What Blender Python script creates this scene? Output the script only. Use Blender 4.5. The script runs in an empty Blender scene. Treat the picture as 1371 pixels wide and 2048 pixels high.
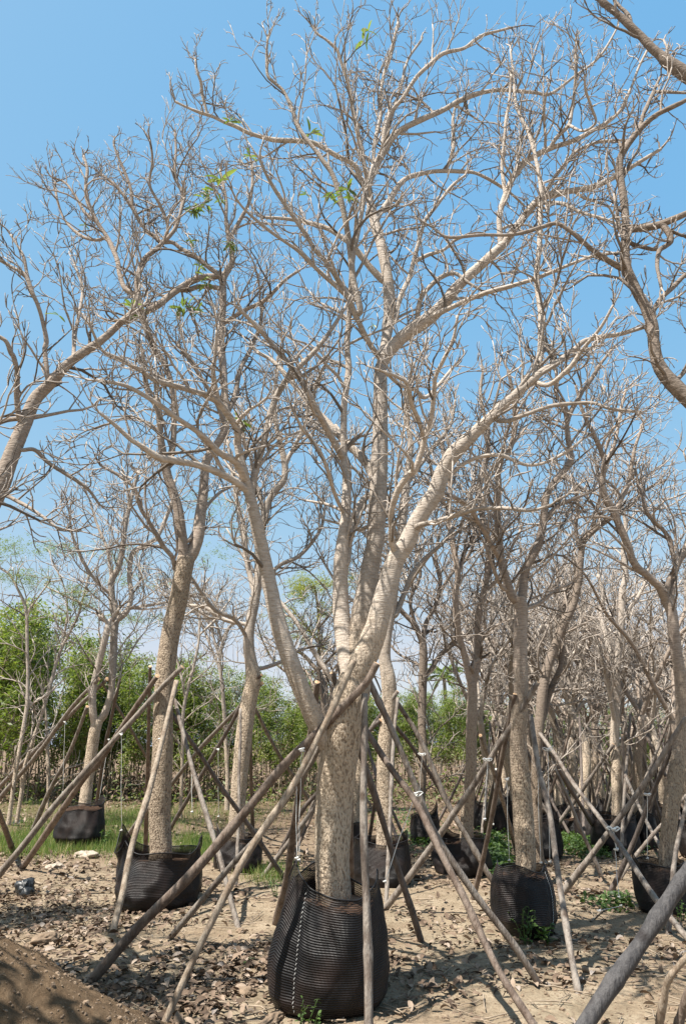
import bpy, math, random
import numpy as np
from mathutils import noise as mnoise, Vector
random.seed(7); rng=np.random.default_rng(7)
S=bpy.context.scene; COL=S.collection
# ---------------------------------------------------------------- camera
FOC=1480.; HOR=1490.; CH=1.6
PIT=math.atan((HOR-1024)/FOC)
cam=bpy.data.cameras.new('camera'); co=bpy.data.objects.new('camera',cam); COL.objects.link(co)
co.location=(0,0,CH); co.rotation_euler=(math.pi/2+PIT,0,0)
cam.sensor_fit='VERTICAL'; cam.sensor_height=36; cam.lens=36*FOC/2048; cam.clip_end=2000; cam.clip_start=.05
S.camera=co
# ---------------------------------------------------------------- sky and sun
SUN_EL=math.radians(62); SUN_AZ=math.radians(37)       # direction the light travels towards, from +X to +Y
w=bpy.data.worlds.new('World'); S.world=w; w.use_nodes=True
nt=w.node_tree; bg=nt.nodes['Background']; sky=nt.nodes.new('ShaderNodeTexSky'); sky.sky_type='NISHITA'
sky.sun_disc=False; sky.sun_elevation=SUN_EL; sky.sun_rotation=math.radians(235)
sky.air_density=1.; sky.dust_density=1.; sky.ozone_density=1.
# grade of the clear sky: deeper and more cyan overhead, softly pale towards the horizon
sp_=nt.nodes.new('ShaderNodeSeparateColor'); cb_=nt.nodes.new('ShaderNodeCombineColor'); nt.links.new(sky.outputs[0],sp_.inputs[0])
for i_,(ga_,am_) in enumerate(((.95,.86),(.39,1.68),(.07,3.10))):
    pw_=nt.nodes.new('ShaderNodeMath'); pw_.operation='POWER'; pw_.inputs[1].default_value=ga_; nt.links.new(sp_.outputs[i_],pw_.inputs[0])
    ml_=nt.nodes.new('ShaderNodeMath'); ml_.operation='MULTIPLY'; ml_.inputs[1].default_value=am_; nt.links.new(pw_.outputs[0],ml_.inputs[0]); nt.links.new(ml_.outputs[0],cb_.inputs[i_])
mn_=nt.nodes.new('ShaderNodeMath'); mn_.operation='MINIMUM'; g9_=nt.nodes.new('ShaderNodeMath'); g9_.operation='MULTIPLY'; g9_.inputs[1].default_value=.90
gl_=cb_.inputs[1].links[0].from_socket; rl_=cb_.inputs[0].links[0].from_socket
nt.links.new(gl_,g9_.inputs[0]); nt.links.new(g9_.outputs[0],mn_.inputs[0]); nt.links.new(rl_,mn_.inputs[1]); nt.links.new(mn_.outputs[0],cb_.inputs[0])
nt.links.new(cb_.outputs[0],bg.inputs[0]); bg.inputs[1].default_value=.115
sl=bpy.data.lights.new('sun','SUN'); sl.energy=5.0; sl.angle=math.radians(.53); sl.color=(1,.95,.87)
so=bpy.data.objects.new('sun',sl); COL.objects.link(so)
d=Vector((math.cos(SUN_AZ)*math.cos(SUN_EL),math.sin(SUN_AZ)*math.cos(SUN_EL),-math.sin(SUN_EL)))
so.rotation_euler=d.to_track_quat('-Z','Y').to_euler(); so.location=(-4,-4,12)
S.view_settings.view_transform='Standard'; S.view_settings.look='None'; S.view_settings.exposure=1.1; S.view_settings.gamma=1
S.cycles.max_bounces=6; S.cycles.transparent_max_bounces=12
# ---------------------------------------------------------------- survey helpers: sight lines of the photograph
def ray(u,v):
    x=(u-685.5)/FOC; y=(1024-v)/FOC
    return np.array([x,math.cos(PIT)-y*math.sin(PIT),math.sin(PIT)+y*math.cos(PIT)])
def G(u,v):
    r=ray(u,v); return np.array([0,0,CH])+r*(-CH/r[2])
def P(u,v,Y):
    r=ray(u,v); return np.array([0,0,CH])+r*(Y/r[1])
def px(u,v,Y,r): return r*(Y/ray(u,v)[1])/FOC
# ---------------------------------------------------------------- object helpers
def mesh(name,V,F,mats,parent=None,attrs=None,smooth=True,uv=None,midx=None):
    V=np.asarray(V,dtype=np.float32); me=bpy.data.meshes.new(name)
    if isinstance(F,np.ndarray) and F.ndim==2:
        n,k=F.shape; me.vertices.add(len(V)); me.vertices.foreach_set('co',V.ravel())
        me.loops.add(n*k); me.loops.foreach_set('vertex_index',F.astype(np.int32).ravel())
        me.polygons.add(n); me.polygons.foreach_set('loop_start',np.arange(0,n*k,k,dtype=np.int32))
        me.update(calc_edges=True)
    else: me.from_pydata(V.tolist(),[],F); me.update()
    me.polygons.foreach_set('use_smooth',np.full(len(me.polygons),smooth))
    if midx is not None: me.polygons.foreach_set('material_index',np.asarray(midx,dtype=np.int32))
    for k_,a in (attrs or {}).items():
        at=me.attributes.new(k_,'FLOAT','POINT'); at.data.foreach_set('value',np.asarray(a,dtype=np.float32))
    if uv is not None:
        ul=me.uv_layers.new(name='UVMap'); li=np.empty(len(me.loops),dtype=np.int32); me.loops.foreach_get('vertex_index',li)
        ul.data.foreach_set('uv',np.asarray(uv,dtype=np.float32)[li].ravel())
    for m in (mats if isinstance(mats,(list,tuple)) else [mats]): me.materials.append(m)
    o=bpy.data.objects.new(name,me); COL.objects.link(o)
    if parent is not None: o.parent=parent
    return o
def tag(o,label,cat,group=None,kind=None):
    if label: o['label']=label
    if cat: o['category']=cat
    if group: o['group']=group
    if kind: o['kind']=kind
    return o
def empty(name,loc=(0,0,0)):
    o=bpy.data.objects.new(name,None); COL.objects.link(o); o.location=loc; o.empty_display_size=.1; return o
def rebase(root,loc):          # put the root at the base, children keep their world place
    root.location=loc
    for c in root.children: c.location=(-loc[0],-loc[1],-loc[2])
def dup(o,loc,rz=0,sc=1,label=None,group=None):
    r=o.copy(); COL.objects.link(r); r.location=loc; r.rotation_euler=(0,0,rz); r.scale=(sc,)*3
    if label: r['label']=label
    if group: r['group']=group
    for ch in list(o.children):
        c=ch.copy(); COL.objects.link(c); c.parent=r
    return r
# ---------------------------------------------------------------- tubes
class Tubes:
    def __init__(s): s.d={}
    def add(s,pts,rad,sides=4,closed=True):
        pts=list(pts); rad=list(rad)
        if closed:
            pts.append(pts[-1]); rad.append(rad[-1]*.02)
        s.d.setdefault((len(pts),sides),[]).append((pts,rad))
    def arrays(s):
        Vs=[];Fs=[];R=[];Q=[];T=[];off=0
        for (n,k),L in s.d.items():
            Pp=np.array([a for a,_ in L],dtype=float); Rr=np.array([b for _,b in L],dtype=float); B=len(L)
            tg=np.zeros_like(Pp); tg[:,1:-1]=Pp[:,2:]-Pp[:,:-2]; tg[:,0]=Pp[:,1]-Pp[:,0]; tg[:,-1]=Pp[:,-1]-Pp[:,-2]
            bad=np.linalg.norm(tg[:,-1],axis=1)<1e-7; tg[bad,-1]=tg[bad,-2]
            tg/=np.linalg.norm(tg,axis=2,keepdims=True)+1e-9
            ref=np.zeros((B,3)); ax=np.argmin(np.abs(tg[:,0]),axis=1); ref[np.arange(B),ax]=1
            ang=np.linspace(0,2*np.pi,k,endpoint=False); V=np.zeros((B,n,k,3)); U=ref
            for i in range(n):
                t=tg[:,i]; U=U-(U*t).sum(1,keepdims=True)*t; U/=np.linalg.norm(U,axis=1,keepdims=True)+1e-9
                W=np.cross(t,U)
                V[:,i]=Pp[:,i,None]+Rr[:,i,None,None]*(np.cos(ang)[None,:,None]*U[:,None]+np.sin(ang)[None,:,None]*W[:,None])
            idx=np.arange(B*n*k).reshape(B,n,k)+off
            a=idx[:,:-1]; b=idx[:,1:]
            F=np.stack([a,np.roll(a,-1,axis=2),np.roll(b,-1,axis=2),b],axis=-1).reshape(-1,4)
            Vs.append(V.reshape(-1,3)); Fs.append(F); off+=B*n*k
            R.append(np.repeat(Rr.reshape(-1),k)); Q.append(np.repeat(rng.random(B),n*k))
        return np.concatenate(Vs),np.concatenate(Fs),np.concatenate(R),np.concatenate(Q)
    def build(s,name,mat,parent=None,rough=0,minr=0):
        if not s.d: return None
        V,F,R,Q=s.arrays()
        if rough:
            for i in np.nonzero(R>minr)[0]: pass
        return mesh(name,V,F,mat,parent,{'rr':R,'rnd':Q})
def catmull(C,sub):            # C: (n,m) control rows
    C=np.asarray(C,float); n=len(C)
    if n<3:
        t=np.linspace(0,1,sub+1)[:,None]; return C[0]*(1-t)+C[-1]*t
    E=np.vstack([2*C[0]-C[1],C,2*C[-1]-C[-2]]); out=[]
    for i in range(1,n):
        p0,p1,p2,p3=E[i-1],E[i],E[i+1],E[i+2]
        for j in range(sub):
            t=j/sub; out.append(.5*((2*p1)+(-p0+p2)*t+(2*p0-5*p1+4*p2-p3)*t*t+(-p0+3*p1-3*p2+p3)*t**3))
    out.append(C[-1]); return np.array(out)
def unit(v): return v/(np.linalg.norm(v)+1e-9)
# ---------------------------------------------------------------- materials
def newmat(name):
    m=bpy.data.materials.new(name); m.use_nodes=True; n=m.node_tree.nodes; return m,n,m.node_tree.links,n['Principled BSDF']
def ramp(n,l,src,stops):
    r=n.new('ShaderNodeValToRGB'); e=r.color_ramp.elements
    while len(e)<len(stops): e.new(.5)
    for i,(p_,c) in enumerate(stops): e[i].position=p_; e[i].color=(*c,1)
    l.new(src,r.inputs[0]); return r.outputs[0]
def tex(n,l,kind,scale,detail=4,mapscale=None,rough=.6,coord='Object'):
    tc=n.new('ShaderNodeTexCoord'); src=tc.outputs[coord]
    if mapscale:
        mp=n.new('ShaderNodeMapping'); mp.inputs['Scale'].default_value=mapscale; l.new(src,mp.inputs[0]); src=mp.outputs[0]
    t=n.new('ShaderNodeTex'+kind); t.inputs['Scale'].default_value=scale
    if kind=='Noise': t.inputs['Detail'].default_value=detail; t.inputs['Roughness'].default_value=rough
    l.new(src,t.inputs['Vector']); return t
def mix(n,l,fac,a,b,mode='MIX'):
    m=n.new('ShaderNodeMix'); m.data_type='RGBA'; m.blend_type=mode
    for s_,v in ((0,fac),(6,a),(7,b)):
        if isinstance(v,(float,int)): m.inputs[s_].default_value=v
        elif isinstance(v,tuple): m.inputs[s_].default_value=(*v,1)
        else: l.new(v,m.inputs[s_])
    return m.outputs[2]
def mth(n,l,op,a,b=None,clamp=False):
    m=n.new('ShaderNodeMath'); m.operation=op; m.use_clamp=clamp
    for i,v in enumerate((a,b)):
        if v is None: continue
        if isinstance(v,(float,int)): m.inputs[i].default_value=v
        else: l.new(v,m.inputs[i])
    return m.outputs[0]
def bump(n,l,bs,h,st,dist):
    b=n.new('ShaderNodeBump'); b.inputs['Strength'].default_value=st; b.inputs['Distance'].default_value=dist
    l.new(h,b.inputs['Height']); l.new(b.outputs[0],bs.inputs['Normal'])
def attr(n,name):
    a=n.new('ShaderNodeAttribute'); a.attribute_name=name; return a.outputs['Fac']
def bark_mat(name,smooth,smooth2,cork,crack,lo=.05,hi=.095):
    m,n,l,b=newmat(name); rr=attr(n,'rr')
    mr=n.new('ShaderNodeMapRange'); mr.inputs[1].default_value=lo+.025; mr.inputs[2].default_value=hi+.02; l.new(rr,mr.inputs[0])
    big=tex(n,l,'Noise',2.2,3)
    tz=n.new('ShaderNodeTexCoord'); zz=n.new('ShaderNodeSeparateXYZ'); l.new(tz.outputs['Object'],zz.inputs[0]); zr=n.new('ShaderNodeMapRange'); zr.inputs[1].default_value=2.7; zr.inputs[2].default_value=1.2; zr.inputs[4].default_value=.75; l.new(zz.outputs[2],zr.inputs[0])
    fac=mth(n,l,'ADD',mth(n,l,'ADD',mr.outputs[0],zr.outputs[0]),mth(n,l,'MULTIPLY',mth(n,l,'SUBTRACT',big.outputs[0],.5),.9),True)
    # smooth upper bark: pale with fine horizontal rings and blotches
    rg=tex(n,l,'Noise',9,3,(2,2,9)); bl=tex(n,l,'Noise',6,4)
    c1=mix(n,l,ramp(n,l,rg.outputs[0],[(.40,(0,0,0)),(.56,(1,1,1))]),smooth2,smooth)
    c1=mix(n,l,mth(n,l,'MULTIPLY',ramp(n,l,bl.outputs[0],[(.5,(0,0,0)),(.75,(1,1,1))]),.35),c1,tuple(x*.62 for x in smooth))
    # corky lower bark
    vo=tex(n,l,'Voronoi',80,0,(1,1,.5)); vn=tex(n,l,'Noise',70,4,(1,1,.28),.75)
    h2=mth(n,l,'ADD',mth(n,l,'MULTIPLY',vo.outputs['Distance'],-.42),mth(n,l,'MULTIPLY',vn.outputs[0],1.))
    c2=mix(n,l,ramp(n,l,h2,[(.15,(0,0,0)),(.29,(1,1,1))]),crack,cork)
    c2=mix(n,l,mth(n,l,'MULTIPLY',ramp(n,l,big.outputs[0],[(.4,(0,0,0)),(.65,(1,1,1))]),.35),c2,tuple(x*.75 for x in cork))
    c=mix(n,l,fac,c1,c2)
    tw=n.new('ShaderNodeMapRange'); tw.inputs[1].default_value=.018; tw.inputs[2].default_value=.007; l.new(rr,tw.inputs[0])
    c=mix(n,l,mth(n,l,'MULTIPLY',tw.outputs[0],.7),c,(.40,.355,.315))
    q=attr(n,'rnd'); c=mix(n,l,1.,c,ramp(n,l,q,[(0,(.30,.28,.26)),(.22,(.52,.50,.48)),(.5,(.88,.87,.86)),(1,(1.15,1.14,1.13))]),'MULTIPLY')  # random branch tone: bark variety, plus sunlit and shaded sides put into colour
    l.new(c,b.inputs['Base Color']); b.inputs['Roughness'].default_value=.85; b.inputs['Specular IOR Level'].default_value=.2
    hh=mth(n,l,'ADD',mth(n,l,'MULTIPLY',h2,fac),mth(n,l,'MULTIPLY',rg.outputs[0],.32))
    bump(n,l,b,hh,.9,.03); return m
M={}
M['bark']=bark_mat('pale_bark',(.44,.39,.34),(.33,.28,.235),(.60,.49,.37),(.25,.19,.135))
M['bark_brown']=bark_mat('brown_bark',(.36,.30,.25),(.25,.20,.165),(.46,.37,.275),(.17,.125,.09))
M['bark_dark']=bark_mat('dark_bark',(.25,.205,.17),(.16,.13,.105),(.27,.21,.155),(.09,.068,.05))
def simple(name,col,rough=.7,var=.25,scale=8,bumpd=0,spec=.3):
    m,n,l,b=newmat(name); t=tex(n,l,'Noise',scale,4)
    c=mix(n,l,ramp(n,l,t.outputs[0],[(.3,(0,0,0)),(.7,(1,1,1))]),tuple(x*(1-var) for x in col),tuple(min(1,x*(1+var)) for x in col))
    l.new(c,b.inputs['Base Color']); b.inputs['Roughness'].default_value=rough; b.inputs['Specular IOR Level'].default_value=spec
    if bumpd: bump(n,l,b,t.outputs[0],.7,bumpd)
    return m
def pole_mat(name,a,b_,c_):
    m,n,l,b=newmat(name); st=tex(n,l,'Noise',5,6,(3,3,1.),.75); kn=tex(n,l,'Voronoi',3.2); gr=tex(n,l,'Noise',60,3,(1,1,.2))
    c=mix(n,l,ramp(n,l,st.outputs[0],[(.42,(0,0,0)),(.56,(1,1,1))]),a,b_)
    c=mix(n,l,ramp(n,l,kn.outputs['Distance'],[(.08,(1,1,1)),(.15,(0,0,0))]),c,c_)
    c=mix(n,l,mth(n,l,'MULTIPLY',gr.outputs[0],.5),c,tuple(x*.6 for x in a))
    l.new(c,b.inputs['Base Color']); b.inputs['Roughness'].default_value=.7; b.inputs['Specular IOR Level'].default_value=.3
    bump(n,l,b,mth(n,l,'ADD',st.outputs[0],gr.outputs[0]),.8,.015); return m
M['pole_grey']=pole_mat('grey_pole_wood',(.14,.11,.09),(.30,.262,.225),(.08,.055,.04))
M['pole_red']=pole_mat('reddish_pole_wood',(.12,.085,.065),(.235,.185,.15),(.07,.045,.03))
M['pole_tan']=pole_mat('tan_pole_wood',(.21,.155,.11),(.38,.315,.245),(.11,.075,.05))
M['pole_dark']=pole_mat('dark_pole_wood',(.10,.08,.07),(.19,.155,.135),(.07,.05,.04))
M['pole_shaded']=pole_mat('shaded_pole_wood',(.05,.048,.05),(.095,.09,.09),(.025,.02,.02))  # pole wood made darker and bluer, the shade on it painted into its colour
M['cut']=simple('cut_wood',(.52,.34,.20),.8,.2,60)
M['string']=simple('white_string',(.75,.75,.72),.6,.1,90)
M['stitch']=simple('stitch_thread',(.55,.55,.53),.5,.05)
M['soil']=simple('bag_soil',(.20,.12,.08),.95,.45,22,.02)
def net_mat():
    m,n,l,b=newmat('black_shade_net'); tc=n.new('ShaderNodeTexCoord'); sx=n.new('ShaderNodeSeparateXYZ'); l.new(tc.outputs['UV'],sx.inputs[0])
    wob=tex(n,l,'Noise',3,3); 
    vv=mth(n,l,'ADD',mth(n,l,'MULTIPLY',sx.outputs[1],1.),mth(n,l,'MULTIPLY',wob.outputs[0],.01))
    rib=mth(n,l,'SINE',mth(n,l,'MULTIPLY',vv,2*math.pi/.0135)); rib=mth(n,l,'MULTIPLY',mth(n,l,'ADD',rib,1),.5)
    ver=mth(n,l,'SINE',mth(n,l,'MULTIPLY',sx.outputs[0],2*math.pi/.008)); ver=mth(n,l,'MULTIPLY',mth(n,l,'ADD',ver,1),.5)
    ptc=tex(n,l,'Noise',3.5,4); fine=tex(n,l,'Noise',160,2)
    dirt=ramp(n,l,ptc.outputs[0],[(.42,(.005,.005,.006)),(.72,(.028,.017,.014))])
    ribm=mth(n,l,'POWER',rib,2.5)
    brk=ramp(n,l,fine.outputs[0],[(.35,(.15,.15,.15)),(.65,(1,1,1))])
    c=mix(n,l,mth(n,l,'MULTIPLY',mth(n,l,'MULTIPLY',ribm,brk),.75),dirt,(.032,.028,.027))
    l.new(c,b.inputs['Base Color']); b.inputs['Roughness'].default_value=.40; b.inputs['Specular IOR Level'].default_value=.22
    bump(n,l,b,mth(n,l,'ADD',mth(n,l,'MULTIPLY',rib,1.),mth(n,l,'MULTIPLY',mth(n,l,'ADD',ver,fine.outputs[0]),.35)),.55,.007)
    top=attr(n,'loose'); hole=mth(n,l,'MULTIPLY',mth(n,l,'MULTIPLY',mth(n,l,'SUBTRACT',1,ribm),top),.32,True)
    l.new(mth(n,l,'SUBTRACT',1,hole),b.inputs['Alpha']); return m
M['net']=net_mat()
M['rim']=simple('black_net_hem',(.015,.015,.017),.5,.3)
def leaf_mat(name,stops,trans=.35,rough=.5):
    m,n,l,b=newmat(name); c=ramp(n,l,attr(n,'rnd'),stops)
    l.new(c,b.inputs['Base Color']); b.inputs['Roughness'].default_value=rough; b.inputs['Specular IOR Level'].default_value=.35
    if trans:
        t=n.new('ShaderNodeBsdfTranslucent'); ms=n.new('ShaderNodeMixShader'); ms.inputs[0].default_value=trans
        c2=mix(n,l,1.,c,(1.3,1.5,.55),'MULTIPLY'); l.new(c2,t.inputs[0]); l.new(b.outputs[0],ms.inputs[1]); l.new(t.outputs[0],ms.inputs[2])
        l.new(ms.outputs[0],n['Material Output'].inputs[0])
    return m
M['leaf_thick']=leaf_mat('thicket_leaves',[(0,(.035,.06,.02)),(.35,(.105,.14,.04)),(.7,(.20,.23,.07)),(1,(.31,.29,.13))],.42)
M['leaf_clump']=leaf_mat('palmate_leaves',[(0,(.08,.12,.045)),(1,(.24,.28,.10))],.35,.4)
M['leaf_feather']=leaf_mat('feathery_leaves',[(0,(.10,.13,.06)),(1,(.22,.25,.11))],.4)
M['leaf_yellow']=leaf_mat('yellow_green_leaves',[(0,(.14,.16,.05)),(1,(.32,.30,.09))],.4)
M['leaf_weed']=leaf_mat('weed_leaves',[(0,(.035,.07,.02)),(1,(.10,.16,.045))],.3)
M['grass']=leaf_mat('grass_blades',[(0,(.07,.13,.03)),(.6,(.13,.20,.05)),(1,(.36,.31,.15))],.35)
M['litter']=leaf_mat('dry_leaves',[(0,(.045,.03,.021)),(.35,(.115,.078,.053)),(.7,(.20,.142,.10)),(.93,(.30,.232,.175)),(1,(.25,.215,.19))],0,.75)
M['litter'].node_tree.nodes['Principled BSDF'].inputs['Specular IOR Level'].default_value=.25
M['dry_stem']=simple('dry_thin_stems',(.26,.205,.15),.85,.35,12)
M['plastic']=simple('black_plastic_scrap',(.02,.022,.024),.35,.4,14,.03,.5)
M['rock']=simple('pale_rock',(.36,.30,.24),.9,.25,18,.03)
M['clod']=simple('dry_clod',(.20,.145,.10),.95,.3,18,.03)
# ---------------------------------------------------------------- ground
def sines(x,y,fs,seed):
    r=np.random.default_rng(seed); o=np.zeros_like(x,dtype=float)
    for f_,a in fs:
        for _ in range(4):
            th=r.random()*6.283; o+=a*.5*np.sin(f_*(x*math.cos(th)+y*math.sin(th))+r.random()*6.283)
    return o
def gz(x,y):
    x=np.asarray(x,float); y=np.asarray(y,float)
    z=sines(x,y,[(1.1,.018),(2.7,.012),(6.5,.008),(14,.004),(31,.0025)],3)*np.clip((y-2)/3,0,1)
    z+=.05*np.exp(-(((x+1.7)/.8)**2+((y-7.2)/.5)**2))
    return z
def mound_z(x,y):
    h_=.70*np.exp(-(((x+2.15)/1.2)**2+((y-4.25)/.8)**2)**1.15)
    return h_+sines(x,y,[(3,.03),(9,.022),(23,.013),(50,.007)],8)*np.clip(h_*8,0,1)-.06
def gz1(x,y): return float(gz(np.array([x]),np.array([y]))[0])
def axis(a,b,fine0,fine1,step,gr):
    v=list(np.arange(fine0,fine1,step)); s=step
    while v[-1]<b: s*=gr; v.append(v[-1]+s)
    s=step; lo=[fine0]
    while lo[-1]>a: s*=gr; lo.append(lo[-1]-s)
    return np.array(lo[:0:-1]+v)
gx=axis(-600,600,-5,5.5,.045,1.09); gy=axis(-60,900,2.2,12,.045,1.07)
X,Y=np.meshgrid(gx,gy); nx,ny=len(gx),len(gy)
idx=np.arange(nx*ny).reshape(ny,nx)
F=np.stack([idx[:-1,:-1],idx[:-1,1:],idx[1:,1:],idx[1:,:-1]],-1).reshape(-1,4)
def ground_mat():
    m,n,l,b=newmat('sandy_soil'); big=tex(n,l,'Noise',.55,4); med=tex(n,l,'Noise',3.2,6,None,.65); fin=tex(n,l,'Noise',38,6,None,.7); vo=tex(n,l,'Voronoi',26)
    c=ramp(n,l,med.outputs[0],[(.3,(.16,.124,.082)),(.5,(.285,.23,.16)),(.72,(.40,.33,.24))])
    c=mix(n,l,mth(n,l,'MULTIPLY',ramp(n,l,big.outputs[0],[(.42,(0,0,0)),(.6,(1,1,1))]),.5),c,(.25,.175,.115))
    c=mix(n,l,mth(n,l,'MULTIPLY',ramp(n,l,fin.outputs[0],[(.38,(1,1,1)),(.52,(0,0,0))]),.55),c,(.15,.105,.07))
    tc=n.new('ShaderNodeTexCoord'); sx=n.new('ShaderNodeSeparateXYZ'); l.new(tc.outputs['Object'],sx.inputs[0])
    far=n.new('ShaderNodeMapRange'); far.inputs[1].default_value=11; far.inputs[2].default_value=19; l.new(mth(n,l,'ADD',sx.outputs[1],mth(n,l,'MULTIPLY',med.outputs[0],4)),far.inputs[0])
    lit=ramp(n,l,fin.outputs[0],[(.35,(.09,.06,.04)),(.55,(.19,.135,.09)),(.7,(.32,.245,.165))])
    c=mix(n,l,far.outputs[0],c,lit)
    l.new(c,b.inputs['Base Color']); b.inputs['Roughness'].default_value=.95; b.inputs['Specular IOR Level'].default_value=.1
    bump(n,l,b,mth(n,l,'ADD',fin.outputs[0],mth(n,l,'MULTIPLY',med.outputs[0],2.)),.8,.03); return m
g=mesh('ground',np.stack([X.ravel(),Y.ravel(),gz(X.ravel(),Y.ravel())],1),F,ground_mat())
tag(g,'dry sandy soil of the tree nursery','ground',kind='structure')

mx_,my_=np.meshgrid(np.arange(-5.4,.3,.035),np.arange(2.4,6.4,.035)); nyy,nxx=mx_.shape; ii=np.arange(nxx*nyy).reshape(nyy,nxx)
def mound_mat():
    m,n,l,b=newmat('brown_spoil'); a_=tex(n,l,'Noise',14,8,None,.8); c_=tex(n,l,'Noise',3,3)
    c=ramp(n,l,a_.outputs[0],[(.3,(.08,.052,.032)),(.5,(.17,.115,.07)),(.7,(.27,.19,.12))]); c=mix(n,l,mth(n,l,'MULTIPLY',c_.outputs[0],.4),c,(.12,.08,.048))
    l.new(c,b.inputs['Base Color']); b.inputs['Roughness'].default_value=.95; b.inputs['Specular IOR Level'].default_value=.1; bump(n,l,b,a_.outputs[0],.9,.05); return m
o=mesh('soil_mound',np.stack([mx_.ravel(),my_.ravel(),(gz(mx_,my_)+mound_z(mx_,my_)).ravel()],1),np.stack([ii[:-1,:-1],ii[:-1,1:],ii[1:,1:],ii[1:,:-1]],-1).reshape(-1,4),mound_mat())
tag(o,'heap of brown spoil at the bottom left','soil mound',kind='structure')
# ---------------------------------------------------------------- leaves and litter
def scatter(tmpl,TF,pos,scale,rz,tilt,rx,rnd):
    """copies of a template, one per row of pos"""
    T=np.asarray(tmpl,float)[None]*np.asarray(scale)[:,None,None]
    c,s_=np.cos(tilt)[:,None],np.sin(tilt)[:,None]; x,y,z=T[...,0],T[...,1],T[...,2]
    x,z=x*c+z*s_,-x*s_+z*c
    c,s_=np.cos(rx)[:,None],np.sin(rx)[:,None]; y,z=y*c-z*s_,y*s_+z*c
    c,s_=np.cos(rz)[:,None],np.sin(rz)[:,None]; x,y=x*c-y*s_,x*s_+y*c
    V=np.stack([x,y,z],-1)+pos[:,None]; N,k=V.shape[:2]
    F=(np.asarray(TF)[None]+(np.arange(N)*k)[:,None,None]).reshape(-1,len(TF[0]))
    return V.reshape(-1,3),F,np.repeat(rnd,k)
def leaf_t(w_=.3,fold=.12,curl=.18):
    xs=[0,.22,.5,.78,1]; ws=[.02,.8,1,.7,.04]; V=[];
    for x_,q in zip(xs,ws):
        zc=curl*4*x_*(1-x_)-.5*curl
        V+= [(x_-.5,-w_*q*.5,zc+fold*q),(x_-.5,0,zc),(x_-.5,w_*q*.5,zc+fold*q)]
    Fq=[]
    for i in range(4):
        a=i*3; Fq+=[(a,a+3,a+4,a+1),(a+1,a+4,a+5,a+2)]
    return np.array(V),Fq
SIMPLE=(np.array([(0,0,0),(.45,-.17,.05),(1,0,-.04),(.45,.17,.05)]),[(0,1,2,3)])
def in_view(x,y,mx=100):
    cy=(y*math.cos(PIT)-CH*math.sin(PIT)); u=685.5+FOC*x/cy
    return (u>-mx)&(u<1371+mx)
# fallen leaves: dense drifts bottom left, thinner on the bare sand
N=60000; yy=3.6+ (rng.random(N)**1.5)*9; xx=(rng.random(N)-.5)*1.15*yy
dn=.26+sines(xx,yy,[(1.3,.35),(3.4,.25),(8,.15)],11)
dn+=.9*np.exp(-(((xx+1.4)/1.2)**2+((yy-6.1)/.75)**2))+.6*np.exp(-(((xx+3.2)/1.3)**2+((yy-8.0)/1.0)**2))+.3*np.exp(-(((xx-.4)/1.2)**2+((yy-6.6)/.8)**2))
dn-=1.2*np.exp(-(((xx+1.35)/.5)**2+((yy-7.3)/.35)**2))+1.0*np.exp(-(((xx-1.6)/1.0)**2+((yy-5.3)/.5)**2))+1.6*np.exp(-(((xx+2.1)/1.3)**2+((yy-4.3)/.7)**2))
k=(rng.random(N)<np.clip(dn,.03,1)*.62)&in_view(xx,yy); xx,yy=xx[k],yy[k]; n_=len(xx)
t_,tf=leaf_t(.42,.07,.13); sc=rng.uniform(.03,.105,n_)
V,F,q=scatter(t_,tf,np.stack([xx,yy,gz(xx,yy)+.012+rng.random(n_)*.02],1),sc,rng.random(n_)*6.28,rng.normal(0,.35,n_),rng.normal(0,.45,n_),np.clip(rng.random(n_),0,1))
o=mesh('leaf_litter',V,F,M['litter'],attrs={'rnd':q}); tag(o,'dry brown and grey fallen leaves lying over the sandy soil','leaf litter',kind='stuff')
N=16000; yy=11+rng.random(N)*16; xx=(rng.random(N)-.5)*1.1*yy; k=(rng.random(N)<.7)&in_view(xx,yy); xx,yy=xx[k],yy[k]; n_=len(xx)
V,F,q=scatter(*SIMPLE,np.stack([xx,yy,gz(xx,yy)+.015],1),rng.uniform(.06,.16,n_),rng.random(n_)*6.28,rng.normal(0,.4,n_),rng.normal(0,.4,n_),rng.random(n_))
o=mesh('leaf_litter',V,F,M['litter'],attrs={'rnd':q}); tag(o,'thin scatter of dead leaves on the soil towards the thicket','leaf litter',kind='stuff')
# twigs and crumbs of soil
T=Tubes(); n_=1300
for i in range(n_):
    y_=3.9+random.random()**1.4*8; x_=(random.random()-.5)*1.1*y_; a=random.random()*6.28; L=random.uniform(.05,.35); p0=np.array([x_,y_,0.]); dr=np.array([math.cos(a),math.sin(a),0])
    pts=[]
    for j in range(4):
        p=p0+dr*L*j/3+np.array([random.gauss(0,.012),random.gauss(0,.012),0]); p[2]=gz1(p[0],p[1])+.012+random.random()*.02; pts.append(p)
    r=random.uniform(.0018,.006); T.add(pts,[r,r,r*.8,r*.6],4)
o=T.build('fallen_twigs',M['dry_stem']); tag(o,'fallen dry twigs and stalks strewn on the soil','fallen twigs',kind='stuff')
ico=[(0,0,1),(.89,0,.45),(.28,.85,.45),(-.72,.53,.45),(-.72,-.53,.45),(.28,-.85,.45),(.72,.53,-.45),(-.28,.85,-.45),(-.89,0,-.45),(-.28,-.85,-.45),(.72,-.53,-.45),(0,0,-1)]
icf=[(0,1,2),(0,2,3),(0,3,4),(0,4,5),(0,5,1),(1,6,2),(2,7,3),(3,8,4),(4,9,5),(5,10,1),(2,6,7),(3,7,8),(4,8,9),(5,9,10),(1,10,6),(11,7,6),(11,8,7),(11,9,8),(11,10,9),(11,6,10)]
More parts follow.
